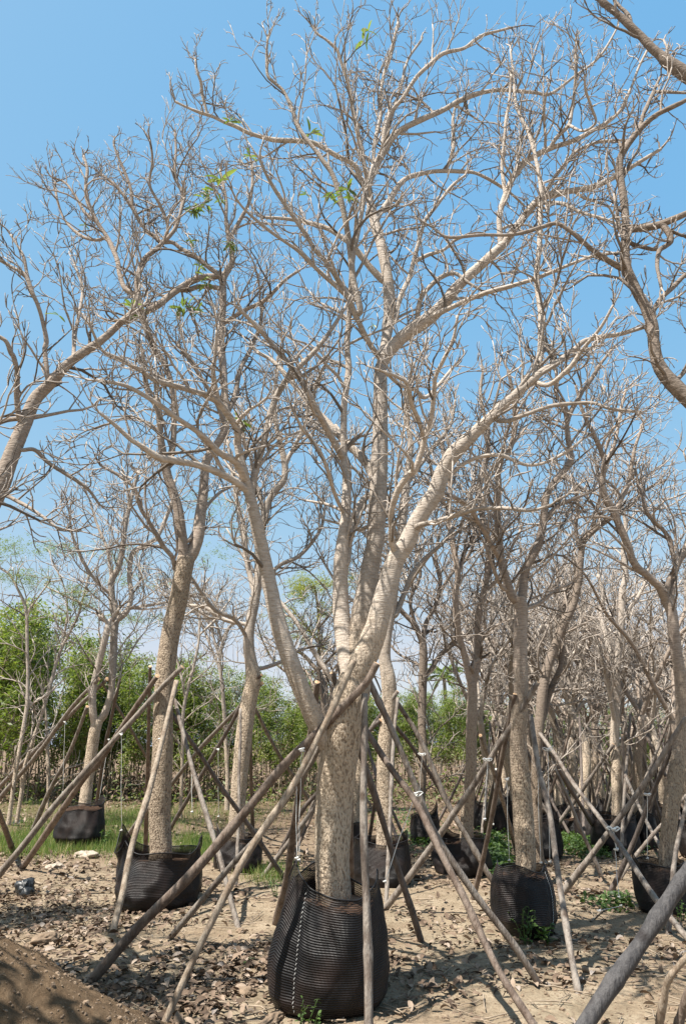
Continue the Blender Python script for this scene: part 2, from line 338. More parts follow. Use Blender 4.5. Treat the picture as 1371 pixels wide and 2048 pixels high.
N=9000; yy=3.2+rng.random(N)**1.5*7; xx=(rng.random(N)-.5)*1.1*yy; k=in_view(xx,yy); xx,yy=xx[k],yy[k]; n_=len(xx)
V,F,q=scatter(np.array(ico)*[1,.8,.6],icf,np.stack([xx,yy,gz(xx,yy)+.002],1),rng.exponential(.006,n_)+.003,rng.random(n_)*6.28,rng.normal(0,.4,n_),rng.normal(0,.4,n_),rng.random(n_))
o=mesh('soil_crumbs',V,F,M['clod'],attrs={'rnd':q},smooth=False); tag(o,'crumbs and small clods of dry soil','soil crumbs',kind='stuff')

N=5000; xx=rng.normal(-2.0,1.0,N); yy=rng.normal(4.5,.55,N); k=in_view(xx,yy,300)&(mound_z(xx,yy)>.03); xx,yy=xx[k],yy[k]; n_=len(xx)
V,F,q=scatter(np.array(ico)*[1,.8,.6],icf,np.stack([xx,yy,gz(xx,yy)+mound_z(xx,yy)+.002],1),rng.exponential(.0035,n_)+.002,rng.random(n_)*6.28,rng.normal(0,.4,n_),rng.normal(0,.4,n_),rng.random(n_))
o=mesh('soil_crumbs',V,F,M['clod'],attrs={'rnd':q},smooth=False); tag(o,'lumps and crumbs of soil on the brown spoil heap','soil crumbs',kind='stuff')
# ---------------------------------------------------------------- branching
def grow(out,tips,p,dr,r,L,lev,rmin,up=.1,kids=1.):
    n=6 if L>.45 else (5 if L>.2 else 4); step=L/(n-1); pts=[p]; rad=[r]; dirs=[dr]
    r1=max(rmin*.75,r*.55); cx=random.gauss(0,.14); cy=random.gauss(0,.14); cz=random.gauss(.03,.12)
    for i in range(1,n):
        k_=.165
        dr=(dr[0]+random.gauss(0,k_)+cx,dr[1]+random.gauss(0,k_)+cy,dr[2]+random.gauss(0,k_)+cz+up)
        m_=math.sqrt(dr[0]**2+dr[1]**2+dr[2]**2)+1e-6; dr=(dr[0]/m_,dr[1]/m_,dr[2]/m_)
        p=(p[0]+dr[0]*step,p[1]+dr[1]*step,p[2]+dr[2]*step); pts.append(p); rad.append(r+(r1-r)*i/(n-1)); dirs.append(dr)
    out.append((pts,rad))
    if lev<=0 or L<.10:
        tips.append((p,dr)); return
    nk=int((1.0+L*2.7)*kids*random.uniform(.6,1.3)+.5)
    spots=[i for i in range(1,n-1)]; random.shuffle(spots)
    def side(dd,ang):
        a=(random.gauss(0,1),random.gauss(0,1),random.gauss(0,1)); dt=a[0]*dd[0]+a[1]*dd[1]+a[2]*dd[2]
        a=(a[0]-dt*dd[0],a[1]-dt*dd[1],a[2]-dt*dd[2]); m_=math.sqrt(a[0]**2+a[1]**2+a[2]**2)+1e-6
        c,s_=math.cos(ang),math.sin(ang)/m_; return (dd[0]*c+a[0]*s_,dd[1]*c+a[1]*s_,dd[2]*c+a[2]*s_+.12)
    for i in spots[:nk]:
        grow(out,tips,pts[i],side(dirs[i],random.uniform(.6,1.1)),max(rmin,rad[i]*.68),L*random.uniform(.35,.65),lev-1,rmin,up,kids)
    for _ in range(2):
        grow(out,tips,p,side(dr,random.uniform(.3,.65)),max(rmin,r1*.9),L*random.uniform(.4,.65),lev-1,rmin,up,kids)
def flush(out,name,mat,parent,sides=4):
    T=Tubes()
    for pts,rad in out: T.add(pts,rad,6 if rad[0]>.014 else sides)
    return T.build(name,mat,parent)
def rough_tube(name,pts,rad,sides,mat,parent,amp=.0,cap=None):
    T=Tubes(); T.add(pts,rad,sides); V,F,R,Q=T.arrays()
    if amp:
        n=len(pts)+1; C=np.repeat(np.vstack([pts,pts[-1:]]),sides,axis=0); D=V-C
        L_=np.linalg.norm(D,axis=1)+1e-9
        for i in range(len(V)):
            v=V[i]; f_=mnoise.noise(Vector((v[0]*7,v[1]*7,v[2]*3)))*.55+mnoise.noise(Vector((v[0]*38,v[1]*38,v[2]*16)))*.30+mnoise.noise(Vector((v[0]*90,v[1]*90,v[2]*45)))*.25
            V[i]+=D[i]/L_[i]*f_*amp*min(1,R[i]/.06)
    Q[:]=.66+.22*math.sin(pts[0][0]*37+pts[-1][2]*11)*(name=='limb')
    return mesh(name,V,F,mat,parent,{'rr':R,'rnd':Q})
def traced(base,Yt,limbs):
    """limbs: (dy at the end, [u,v,r,...]); each starts from the depth of the nearest earlier limb.  -> list of (pts, rad)"""
    known=[]; res=[]                       # known: (u, v, dy, xyz, r) sampled along every limb built so far
    for j,(dy1,a) in enumerate(limbs):
        c=[(a[i],a[i+1],a[i+2]) for i in range(0,len(a),3)]
        dy0=0.; par=None
        if known:
            par=min(known,key=lambda q:(q[0]-c[0][0])**2+(q[1]-c[0][1])**2); dy0=par[2]
        ln=[0.]
        for i in range(1,len(c)): ln.append(ln[-1]+math.hypot(c[i][0]-c[i-1][0],c[i][1]-c[i-1][1]))
        ph=random.random()*6.28; am=.05*min(1,ln[-1]/300)
        rows=[]; dys=[]
        for (u,v,r),s_ in zip(c,ln):
            f_=s_/ln[-1]; dy=dy0+(dy1-dy0)*f_**.85+am*math.sin(ph+f_*7)*math.sin(f_*3.14)
            Yp=Yt+dy; p=P(u,v,Yp); rows.append([*p,px(u,v,Yp,r*float(np.interp(r,[3,12,16,40],[.80,.83,.93,.88])))]); dys.append(dy)
        if par is not None and math.hypot(par[0]-c[0][0],par[1]-c[0][1])<45:
            r_=min(rows[0][3],par[4]*.92)                       # grow out of the middle of the parent limb
            if math.hypot(par[0]-c[0][0],par[1]-c[0][1])>9: rows=[[*par[3],r_]]+rows; c=[(par[0],par[1],c[0][2])]+c; dys=[par[2]]+dys
            else: rows[0]=[*par[3],r_]
        for i in range(1,len(c)):
            for q in (0,.2,.4,.6,.8):
                xyz=np.array(rows[i-1][:3])*(1-q)+np.array(rows[i][:3])*q
                known.append((c[i-1][0]*(1-q)+c[i][0]*q,c[i-1][1]*(1-q)+c[i][1]*q,dys[i-1]*(1-q)+dys[i]*q,xyz,rows[i-1][3]*(1-q)+rows[i][3]*q))
        known.append((c[-1][0],c[-1][1],dys[-1],np.array(rows[-1][:3]),rows[-1][3]))
        A=catmull(rows,7 if j else 14); res.append((A[:,:3],np.maximum(A[:,3],.003)))
    return res
def leafclump(pos,size,n,mat,parent):
    size*=.72; n=int(n*1.3)
    t_,tf=leaf_t(.24,.04,.10); t_=t_+[.5,0,0]; k=n*1
    n_c=max(1,k//5); cen=np.array(pos)[None]+rng.normal(0,size*.45,(n_c,3)); cen[0]=pos
    V,F,q=scatter(t_,tf,cen[rng.integers(0,n_c,k)]+rng.normal(0,size*.03,(k,3)),rng.uniform(.6,1.1,k)*size,rng.random(k)*6.28,rng.uniform(-.5,1.0,k),rng.normal(0,.5,k),rng.random(k))
    return mesh('leaf_cluster',V,F,mat,parent,{'rnd':q})
def tree(name,label,cat,group,Yt,base,limbs,mat,dens=1.,lev=3,rmin=.0038,twL=1.,amp=.010,clumps=(),up=.055,thr=.055,spare=0):
    root=empty(name); tag(root,label,cat,group)
    L=traced(base,Yt,limbs); L0=L[0]; bx,by=L0[0][0][0],L0[0][0][1]
    # the trunk goes on down into its root ball
    p=L0[0]; r=L0[1]; low=np.array([[p[0][0]-(p[1]-p[0])[0]*2,p[0][1],.12],[p[0][0],p[0][1],.5*(p[0][2]+.12)]])
    if p[0][2]>.2: pts=np.vstack([low,p]); rad=np.concatenate([[r[0]*1.25,r[0]*1.12],r])
    else: pts,rad=p,r
    rough_tube('trunk',pts,rad,40 if amp>.008 else 18,mat,root,amp)
    out=[];tips=[]
    for j,(p,r) in enumerate(L):
        if j: rough_tube('limb',p,r,24 if r[0]>.03 else 10,mat,root,amp*.9 if r[0]>.035 else 0)
        seg=np.linalg.norm(np.diff(p,axis=0),axis=1); rem=np.concatenate([seg[::-1].cumsum()[::-1],[0]]); acc=random.uniform(0,.1)
        for i in range(2,len(p)-1):
            acc+=seg[i-1]
            if r[i]<thr and acc>(.105+r[i]*3.8)/dens:
                acc=0; dd=unit(p[i+1]-p[i-1]); a=rng.normal(0,1,3); a-=a.dot(dd)*dd; a=unit(a); ang=random.uniform(.6,1.15)
                d2=dd*math.cos(ang)+a*math.sin(ang)+np.array([0,0,.2])
                ll=random.uniform(.26,.74)*twL*(.6+min(1,r[i]/.03)*.6)*min(1,.45+rem[i]*.6)
                grow(out,tips,tuple(p[i]),tuple(unit(d2)),min(max(rmin,r[i]*.55),.016),ll,lev-1,rmin,up)
        if r[-1]<thr:
            dd=unit(p[-1]-p[-2])
            for _ in range(2):
                d2=unit(dd+rng.normal(0,.32,3)+[0,0,.1]); grow(out,tips,tuple(p[-1]),tuple(d2),max(rmin,r[-1]*.75),random.uniform(.12,.28)*twL,lev-2,rmin,up)
    # tufts of old stalks on the tips
    for (p,dr) in tips:
        if random.random()<.4:
            for _ in range(random.randint(1,3)):
                q=tuple(dr[i]+random.gauss(0,.7) for i in range(3)); s_=random.uniform(.02,.05)
                out.append(([p,tuple(p[i]+q[i]*s_ for i in range(3))],[rmin*.5,rmin*.35]))
    flush(out,'crown',mat,root)
    for (u,v,dy,sz,n) in clumps: leafclump(P(u,v,Yt+dy),sz,n,M['leaf_clump'],root)
    rebase(root,(float(bx),float(by),0.)); return root,len(out)
TREES={}
exec_counts=[]
def T_(*a,**k):
    r,c=tree(*a,**k); exec_counts.append((r.name,c)); return r
# main tree ------------------------------------------------------------
MAIN=[
(0.,[668,1800,40, 665,1740,39, 664,1690,41, 668,1600,43, 677,1510,44, 690,1440,44, 700,1390,40, 706,1350,30]),
(-.35,[672,1530,18, 645,1470,21, 614,1405,20, 587,1340,19, 568,1285,18, 556,1245,17, 538,1165,16, 524,1100,15, 510,1035,14, 498,985,12, 485,935,11, 473,880,9]),
(-.9,[475,890,10, 473,857,9, 447,817,9, 436,802,8, 426,744,6, 430,715,5, 434,660,4]),
(-.2,[500,1000,10, 508,955,9, 514,930,9, 528,880,8, 546,810,8, 566,770,8, 590,742,7, 633,698,6, 665,655,5, 690,615,4]),
(-1.3,[487,965,10, 472,925,9, 437,904,8, 401,868,7, 357,838,6, 313,806,6, 255,773,5, 204,762,4]),
(-1.2,[492,985,9, 478,968,9, 456,955,9, 425,940,9, 394,930,8, 345,920,9, 317,915,9, 285,893,6, 262,879,6, 230,850,5, 197,824,3]),
(-1.5,[440,812,8, 420,792,7, 395,785,7, 365,776,7, 335,768,7, 306,758,6, 283,742,5, 266,733,5, 233,715,5, 204,700,4, 180,650,3]),
(.25,[700,1400,24, 700,1350,22, 692,1320,19, 687,1285,18, 682,1223,18, 680,1168,17, 682,1119,16, 686,1075,14, 690,1040,12, 692,1000,12, 693,955,11, 686,910,10]),
(-.7,[686,915,9, 665,880,8, 652,855,8, 637,828,8, 620,795,8, 604,766,7, 580,730,7, 557,705,6, 530,672,6, 500,640,5, 470,610,4]),
(.1,[688,915,9, 687,860,8, 688,809,8, 693,770,8, 697,736,8, 694,690,7, 700,600,7, 705,520,6, 716,460,6, 731,385,5, 745,330,4]),
(-.5,[682,1030,5, 674,1000,5, 662,966,5, 655,940,5, 640,905,5, 619,875,5, 604,857,4, 585,820,3]),
(.5,[693,1125,9, 699,1065,9, 708,1035,9, 717,1014,9, 730,996,8, 748,985,8]),
(.35,[712,1390,30, 717,1340,28, 720,1290,27, 726,1223,25, 733,1175,22, 742,1125,20, 750,1080,19, 754,1010,19, 757,940,19, 759,880,17, 760,820,16, 760,773,15, 760,735,14]),
(.9,[748,960,11, 737,933,11, 718,910,10, 695,888,10, 675,868,9, 655,846,9, 632,822,8, 612,800,7, 580,760,6, 545,722,5, 515,705,4]),
(.7,[760,740,13, 770,690,12, 777,640,13, 778,600,14, 775,560,13, 767,515,12, 758,475,12, 748,440,12, 741,410,10]),
(.2,[764,735,13, 776,705,14, 800,678,15, 826,657,15, 855,638,15, 885,610,14, 911,577,13, 935,553,12, 961,530,11, 985,508,11, 1006,488,11, 1022,466,10, 1036,448,9, 1066,410,9, 1085,396,8, 1111,388,8, 1150,380,7, 1186,374,7, 1226,355,6, 1276,325,5, 1320,298,4]),
(-.35,[708,1380,26, 720,1335,29, 733,1305,28, 750,1262,26, 763,1215,24, 775,1170,22, 785,1135,20, 797,1108,19, 812,1088,18, 822,1065,17, 832,1044,17, 850,1015,18, 871,984,18, 882,950,17, 893,926,16, 907,906,16, 926,888,15, 973,842,13, 1010,806,12, 1046,775,11, 1080,745,10, 1103,731,9, 1126,716,8, 1136,705,7, 1150,698,7, 1166,683,6, 1200,674,6, 1240,668,5, 1286,655,4]),
(.25,[1050,772,8, 1064,760,8, 1074,735,9, 1080,700,8, 1081,660,8, 1081,625,8, 1075,585,7, 1072,550,7, 1076,510,6, 1078,475,6, 1080,420,6, 1081,375,6, 1074,335,5, 1066,300,5, 1056,265,5, 1043,238,4, 1031,210,4, 1026,155,3, 1020,100,3]),
(-.9,[1068,765,6, 1085,770,6, 1104,766,6, 1125,748,6, 1144,729,6, 1163,700,5, 1200,655,4, 1225,610,3]),
(-1.1,[787,1110,10, 783,1085,8, 782,1050,7, 782,1025,7, 790,995,8, 800,972,8, 815,952,8, 830,937,8, 842,905,7, 850,873,7, 858,850,6, 863,828,6, 867,790,6, 870,755,5, 885,722,5, 905,680,4, 915,630,3]),
(-1.2,[850,880,6, 838,845,6, 823,809,6, 818,785,6, 812,765,5, 790,752,4, 770,745,4]),
(-.9,[826,1062,8, 840,1050,7, 871,1043,6, 918,1028,6, 962,1017,5, 1017,1017,5, 1060,1021,4, 1100,1010,3]),
(-.6,[985,835,7, 1010,842,6, 1053,828,5, 1097,813,5, 1141,807,5, 1184,806,4, 1218,817,4, 1268,822,3]),
(-.2,[880,965,7, 893,953,6, 910,940,5, 929,926,5, 962,913,5, 1002,911,5, 1053,930,4, 1097,922,4, 1141,897,4, 1163,879,3]),
# upper crown
(.9,[742,415,10, 736,385,9, 738,365,9, 752,330,9, 771,296,9, 785,275,8, 801,260,7, 840,240,7, 886,220,6, 915,203,6, 946,190,6, 975,183,5, 1006,180,5, 1066,185,4, 1101,187,4, 1151,150,3, 1186,125,3, 1211,95,3, 1236,50,2]),
(.5,[766,305,6, 766,280,6, 772,250,6, 781,225,5, 795,208,5, 806,195,5, 820,172,5, 836,150,5, 860,128,5, 886,107,5, 926,97,4, 945,83,4, 966,70,4, 995,62,3, 1021,55,3]),
(.3,[738,390,8, 720,355,7, 712,335,7, 700,325,6, 670,310,6, 632,288,6, 600,282,6, 550,280,6, 520,273,5, 495,265,5, 472,253,5, 450,245,4, 425,233,4, 400,225,4, 375,215,3, 350,203,3]),
(.2,[415,228,4, 405,190,4, 402,165,4, 395,145,3, 391,120,3]),
(.6,[738,375,7, 728,330,6, 718,280,6, 705,220,5, 698,175,5, 685,135,4, 675,103,4, 662,88,4, 650,78,3, 635,68,3, 622,50,3]),
(.9,[742,385,6, 745,340,5, 748,290,5, 760,235,5, 762,180,4, 772,130,4, 785,90,4, 795,45,3]),
(1.1,[760,330,5, 775,260,5, 790,210,4, 802,170,4, 815,120,3, 842,80,3]),
(-.7,[768,725,8, 740,690,7, 715,640,7, 700,605,7, 670,550,7, 650,522,6, 630,500,6, 613,472,6, 595,445,6, 570,410,5, 550,380,5, 533,350,4, 520,320,4]),
(-.2,[720,620,8, 706,560,8, 700,500,8, 690,440,7, 680,395,7, 665,350,6, 648,325,6, 630,300,5, 614,280,5, 600,260,5, 590,240,5, 585,220,5, 575,198,4, 565,180,4, 548,165,4, 535,150,4, 533,110,3, 535,75,3]),
(-1.0,[690,600,5, 668,570,5, 640,545,5, 600,505,5, 575,487,4, 550,470,4, 518,445,4, 490,420,3, 470,395,3]),
(.5,[765,560,9, 740,535,8, 720,510,8, 700,487,7, 676,470,6, 650,455,6, 600,442,5, 565,437,4, 530,435,4]),
(1.0,[752,445,8, 760,425,7, 777,402,7, 796,372,7, 812,357,6, 831,350,6, 865,343,5, 896,342,5, 920,343,5, 946,345,4, 970,355,4, 996,370,4, 1022,388,3, 1046,410,3]),
(1.1,[890,343,5, 900,318,5, 906,290,5, 905,240,4, 912,205,3]),
(.6,[790,640,7, 796,605,6, 806,580,6, 818,555,6, 826,525,6, 838,480,5, 850,440,5, 870,415,4, 900,375,4, 930,350,3]),
(.5,[826,525,5, 855,510,5, 886,500,4, 910,480,4, 950,465,3]),
(.2,[826,650,7, 840,600,6, 862,570,6, 886,552,6, 910,547,5, 935,565,4, 960,580,3]),
(-.3,[850,640,7, 880,625,7, 906,613,6, 946,595,6, 980,583,6, 1011,575,6, 1045,565,5, 1076,555,5, 1136,530,4, 1186,512,4, 1240,505,3]),
(.1,[1001,490,8, 998,455,7, 999,425,7, 1010,390,7, 1022,362,7, 1036,340,7, 1055,320,7, 1081,305,7, 1110,293,6, 1136,285,6, 1160,275,6, 1186,260,5, 1208,248,5, 1226,235,4, 1238,222,4, 1250,200,4, 1264,168,3, 1276,135,3, 1296,95,3]),
(.2,[1011,388,5, 1005,355,5, 1003,325,4, 1008,280,4, 1011,240,4, 1018,195,3, 1021,150,3]),
(.4,[1086,392,6, 1108,355,5, 1136,320,5, 1150,304,4, 1166,295,4, 1192,285,4, 1216,282,4, 1256,280,3]),
(-.1,[1096,300,5, 1112,275,5, 1136,250,5, 1142,225,4, 1146,200,4, 1149,160,3, 1150,125,3, 1151,85,3]),
(-.5,[1070,408,6, 1098,405,5, 1126,408,5, 1145,417,5, 1161,425,4, 1186,432,4, 1211,440,4, 1241,452,3]),
(-.3,[770,745,6, 800,770,5, 830,780,5, 850,795,5, 880,765,4, 905,735,4]),
(-.6,[1136,250,4, 1165,262,3, 1190,245,3, 1182,215,3, 1170,180,3, 1168,150,2]),
]
YM=5.60
T_('bare_tree','large bare tree with three thick forking limbs in the nearest tall black bag','tree',None,YM,None,MAIN,M['bark'],dens=1.0,lev=3,rmin=.0042,twL=.9,
  clumps=[(725,80,.6,.22,9),(685,395,-.2,.22,12),(665,385,-.2,.18,6),(620,265,.3,.2,7),(500,312,-.1,.16,5),(460,242,.3,.16,5),(430,385,-.8,.2,8),(480,838,-.4,.16,8),(745,650,.1,.12,4),(612,388,.2,.12,4),(118,630,-1,.14,3)])
# framing trees whose trunks stand just outside the picture ---------------
RT=[
(0.,[1650,2010,44, 1640,1800,42, 1625,1600,38, 1600,1350,34, 1560,1150,28, 1510,990,24, 1450,890,20, 1400,825,17, 1371,795,16, 1345,768,16, 1325,745,15, 1313,722,14, 1307,690,13, 1303,650,13, 1290,615,12, 1276,590,12, 1262,562,12, 1250,533,12, 1248,500,11, 1250,470,10, 1249,430,9, 1246,398,9, 1240,360,9, 1238,325,9, 1243,306,9]),
(-.2,[1243,310,8, 1258,285,7, 1281,256,7, 1311,230,6, 1345,213,6, 1371,200,5, 1420,170,4]),
(.2,[1278,260,6, 1285,230,5, 1296,205,5, 1308,178,4, 1321,150,3]),
(.0,[1308,182,4, 1335,184,4, 1371,186,3]),
(-.3,[1250,468,9, 1261,459,9, 1285,456,9, 1316,450,9, 1346,438,8, 1375,425,7, 1420,400,5]),
(-.4,[1322,452,8, 1336,466,8, 1340,482,7, 1330,492,6, 1317,502,6, 1313,530,5, 1317,555,4, 1321,575,4]),
(.2,[1250,472,6, 1258,485,6, 1276,492,5, 1300,498,5, 1314,499,4]),
(-.3,[1248,540,8, 1236,533,8, 1218,523,7, 1201,512,7, 1180,497,6, 1161,480,6, 1136,460,5, 1111,447,5, 1080,455,5, 1050,464,5, 1016,470,4, 961,470,4, 901,475,4, 876,465,3, 861,450,3]),
(.3,[1304,630,7, 1318,600,6, 1346,573,6, 1375,545,5, 1430,510,4]),
(.1,[1600,1340,24, 1600,1100,22, 1590,800,20, 1565,500,18, 1510,300,17, 1440,200,16, 1371,150,15, 1336,126,14, 1318,110,11, 1301,95,10, 1280,72,9, 1261,54,9, 1230,25,8, 1200,0,8, 1165,-40,7, 1120,-90,5]),
(.2,[1266,50,6, 1255,30,5, 1235,10,4, 1215,-20,4]),
(.5,[1345,768,6, 1371,740,5, 1420,690,4]),
]
T_('bare_tree','dark barked bare tree reaching in from the right edge with a sharply crooked limb','tree',None,5.2,None,RT,M['bark_dark'],dens=.8,lev=3,rmin=.0045,twL=.85)
LT=[
(0.,[-330,1990,42, -290,1700,38, -230,1450,33, -150,1270,28, -70,1110,24, 0,972,19, 12,940,18, 24,908,17, 36,880,16, 50,848,15, 70,800,14, 102,766,13, 135,729,11, 165,706,11, 200,683,10, 240,647,8, 262,625,6, 275,600,4, 280,570,3]),
(-.4,[44,855,8, 38,830,7, 34,790,7, 35,747,6, 28,715,6, 22,705,6, 12,682,5, -10,668,5, -40,640,4]),
(.2,[50,840,7, 28,838,6, 0,845,6, -40,870,5, -90,880,4]),
(-.2,[92,775,6, 94,740,6, 90,700,6, 93,680,6, 85,640,5, 76,610,5, 65,585,5, 50,550,5, 25,535,4, 0,520,4]),
(-.1,[66,590,5, 55,550,4, 48,515,4, 36,492,3, 22,470,3]),
(.3,[44,900,5, 70,900,5, 98,926,5, 139,952,5, 175,977,4, 200,1010,3]),
(-.3,[-30,1040,6, 0,992,5, 40,1005,5, 84,1032,4, 120,1060,3]),
(.5,[150,718,5, 150,670,5, 160,620,4, 165,575,4, 150,530,3]),
(.6,[-60,1100,14, -110,1020,12, -160,930,10, -190,850,8, -210,780,6]),
(-1.6,[-100,1170,14, -180,1050,12, -260,900,10, -320,800,8, -360,700,6]),
(-2.6,[-150,1270,14, -300,1100,12, -460,900,10, -560,750,8]),
(-2.2,[-90,1140,12, -90,1000,10, -120,850,9, -180,700,7]),
]
T_('bare_tree','brown bare tree whose limb slants up from the left edge','tree',None,5.6,None,LT,M['bark_brown'],dens=1.,lev=3,rmin=.0048,twL=.8)
LC=[
(0.,[322,1700,24, 320,1640,23, 321,1588,23, 325,1496,22, 327,1405,21, 332,1332,21, 343,1259,20, 356,1205,20, 364,1160,20, 372,1115,19]),
(-.4,[368,1130,15, 366,1085,12, 360,1045,12, 354,1010,12, 345,980,11, 336,955,11, 330,926,10, 325,900,9, 321,870,8, 318,828,8, 310,808,7, 299,791,7, 290,755,6, 285,700,5]),
(-.3,[332,940,8, 342,910,8, 346,885,7, 348,855,7, 348,809,7, 345,780,7, 339,755,7, 328,726,7, 314,705,8, 305,688,8, 293,655,8, 284,625,8, 277,590,7, 275,560,7, 282,530,6, 292,515,6, 310,500,6, 330,482,5, 350,458,5, 360,430,4, 370,395,3]),
(-.2,[286,615,7, 268,590,6, 250,577,6, 240,550,6, 236,525,6, 227,500,6, 215,475,5, 195,445,5, 183,420,5, 175,400,5, 172,370,4, 175,340,4, 168,312,3]),
(.5,[374,1120,17, 386,1100,15, 396,1070,14, 401,1028,13, 406,990,12, 409,955,11, 412,925,11, 422,905,10, 438,882,9, 449,860,9, 453,840,8, 450,791,8, 446,736,9, 442,690,9, 443,655,9, 445,625,9, 446,590,9, 446,562,8, 455,540,8, 464,525,7, 463,500,6, 458,480,6, 452,440,5, 452,400,4, 440,340,3]),
(.3,[446,565,7, 436,548,6, 425,540,6, 405,524,6, 385,510,6, 362,497,5, 345,485,5, 322,484,5, 308,472,5, 295,463,5, 278,440,5, 265,415,5, 247,390,4, 230,370,4, 205,350,3]),
(.2,[445,578,6, 430,575,6, 400,573,6, 375,580,6, 350,582,5, 325,600,5, 300,615,4]),
(.6,[378,1080,5, 388,1063,4, 401,1046,4, 408,1025,4, 419,1006,4, 440,985,4, 463,973,3]),
(-.6,[352,1140,6, 345,1115,6, 328,1094,6, 315,1072,6, 306,1057,5, 295,1038,5, 284,1021,5, 276,1000,5, 270,977,4, 250,960,4, 233,948,4, 200,930,3]),
(-.2,[448,850,6, 430,800,5, 405,760,5, 380,720,5, 355,690,4]),
(.8,[452,830,7, 470,790,6, 480,740,6, 500,700,5, 520,650,5, 525,600,4]),
(.1,[215,475,4, 190,480,4, 160,470,4, 130,440,3, 115,400,3, 110,365,3]),
(.0,[360,430,4, 365,390,4, 350,350,4, 352,300,3, 350,265,3]),
(.3,[265,415,4, 262,380,4, 250,345,4, 235,310,3, 228,290,3]),
(.4,[458,480,5, 480,440,5, 500,400,4, 505,350,4, 500,310,3]),
(-.2,[330,484,4, 335,450,4, 320,410,4, 300,370,3, 305,320,3, 300,280,3]),
(.0,[447,545,9, 430,553,8, 400,556,8, 375,567,8, 345,587,8, 320,608,8, 300,620,8, 275,632,7, 250,645,6, 230,640,4]),
(.2,[449,650,6, 490,620,5, 530,600,5, 570,560,4, 600,540,3]),
(.1,[195,445,4, 170,425,4, 150,390,3, 130,365,3, 105,355,3]),
]
YLC=8.76
T_('bare_tree','tall bare tree with a straight corky trunk splitting high above the wide low bag','tree',None,YLC,None,LC,M['bark_brown'],dens=1.15,lev=3,rmin=.0050,twL=1.08,
  clumps=[(395,425,-.3,.24,12),(415,385,-.3,.22,8),(388,412,-.3,.26,10),(460,485,.2,.22,9),(390,545,-.2,.2,8),(410,570,-.2,.22,9),(375,612,-.3,.26,12),(395,625,-.3,.2,8),(265,612,-.4,.24,9),(262,628,-.4,.2,6),(170,450,0,.14,4),(440,400,0,.16,5),(382,480,0,.2,5),(360,650,0,.14,4)])
LB=[
(0.,[170,1605,14, 176,1560,13, 182,1515,13, 190,1462,13, 197,1440,12]),
(-.2,[192,1458,9, 187,1430,9, 185,1405,9, 188,1370,8, 197,1330,8, 208,1288,8, 217,1250,8]),
(.1,[198,1445,9, 208,1430,9, 217,1405,8, 223,1380,8, 226,1332,9, 228,1277,9, 230,1234,9, 226,1210,9, 223,1185,8, 224,1160,8, 237,1135,7, 245,1100,7, 249,1065,6, 253,1040,6, 262,1000,5, 275,950,4]),
(.3,[234,1240,7, 250,1228,7, 260,1208,6, 263,1185,6, 259,1156,6, 262,1115,6, 272,1100,6, 284,1094,6, 300,1084,5, 314,1075,5, 328,1046,5, 345,1000,4, 350,960,3]),
(-.5,[217,1190,5, 200,1170,4, 182,1148,4, 168,1125,4, 157,1101,4, 145,1070,3, 140,1040,3]),
(.2,[226,1165,4, 215,1100,4, 195,1050,3, 180,1000,3]),
(.4,[230,1260,4, 250,1222,4, 290,1212,4, 330,1205,3, 370,1195,3]),
]
T_('bare_tree','smaller bare tree forked near its base in the grassy left background','tree',None,13.9,None,LB,M['bark'],dens=1.0,lev=3,rmin=.0055,twL=1.7,amp=.006,thr=.09)
LM=[
(0.,[473,1645,17, 476,1600,17, 480,1551,17, 487,1478,18, 497,1405,17, 506,1360,17, 502,1325,14, 497,1290,13, 500,1250,12, 507,1215,12, 513,1180,11, 518,1140,11, 520,1090,10, 526,1050,9, 531,1028,9, 537,1003,8, 552,980,8, 566,963,8, 570,940,8, 567,915,8, 560,885,7, 552,850,6, 548,800,5, 555,740,4]),
(.5,[510,1195,7, 500,1150,7, 492,1110,7, 488,1060,6, 478,1020,5, 470,980,5, 462,930,4, 455,880,3]),
(.3,[530,1040,6, 520,990,5, 508,960,5, 500,910,4, 485,870,4, 470,820,3]),
(-.2,[567,930,6, 590,890,5, 610,850,5, 625,800,4, 640,750,3]),
(.8,[505,1340,6, 530,1335,5, 570,1320,5, 600,1300,4, 640,1290,3]),
(-.6,[497,1280,5, 470,1240,5, 430,1220,5, 400,1180,4, 380,1150,3]),
(.4,[515,1170,6, 560,1130,5, 600,1110,5, 640,1060,4, 650,1010,3]),
(.1,[500,1250,5, 450,1240,5, 410,1215,5, 370,1210,4, 340,1200,3]),
]
T_('bare_tree','bare tree with a lumpy trunk seen between the wide low bag and the large tree','tree',None,11.04,None,LM,M['bark'],dens=1.1,lev=3,rmin=.005,twL=1.4,amp=.008,thr=.07)
MR=[
(0.,[768,1680,18, 768,1620,17, 768,1569,17, 771,1478,17, 778,1405,16, 776,1360,16, 769,1320,14, 769,1290,14, 775,1250,13, 783,1200,13, 790,1150,12, 800,1090,11, 806,1030,10, 812,970,9, 818,920,8, 820,880,7, 812,830,6, 815,780,5, 825,730,4]),
(.5,[790,1230,7, 801,1205,7, 812,1175,6, 822,1150,6, 845,1120,5, 880,1090,5, 905,1060,4]),
(-.4,[800,1090,6, 780,1040,5, 760,1000,5, 730,960,4, 700,930,3]),
(.2,[812,970,6, 840,930,5, 870,890,5, 900,850,4, 910,800,3]),
(.4,[795,1130,5, 750,1100,4, 720,1060,4, 650,1040,3]),
(.4,[775,1250,5, 740,1220,4, 690,1190,4, 650,1130,3]),
]
T_('bare_tree','bare tree with a knobbly pale trunk right behind the large tree','tree',None,9.84,None,MR,M['bark'],dens=1.1,lev=3,rmin=.005,twL=1.3,amp=.008,thr=.07)
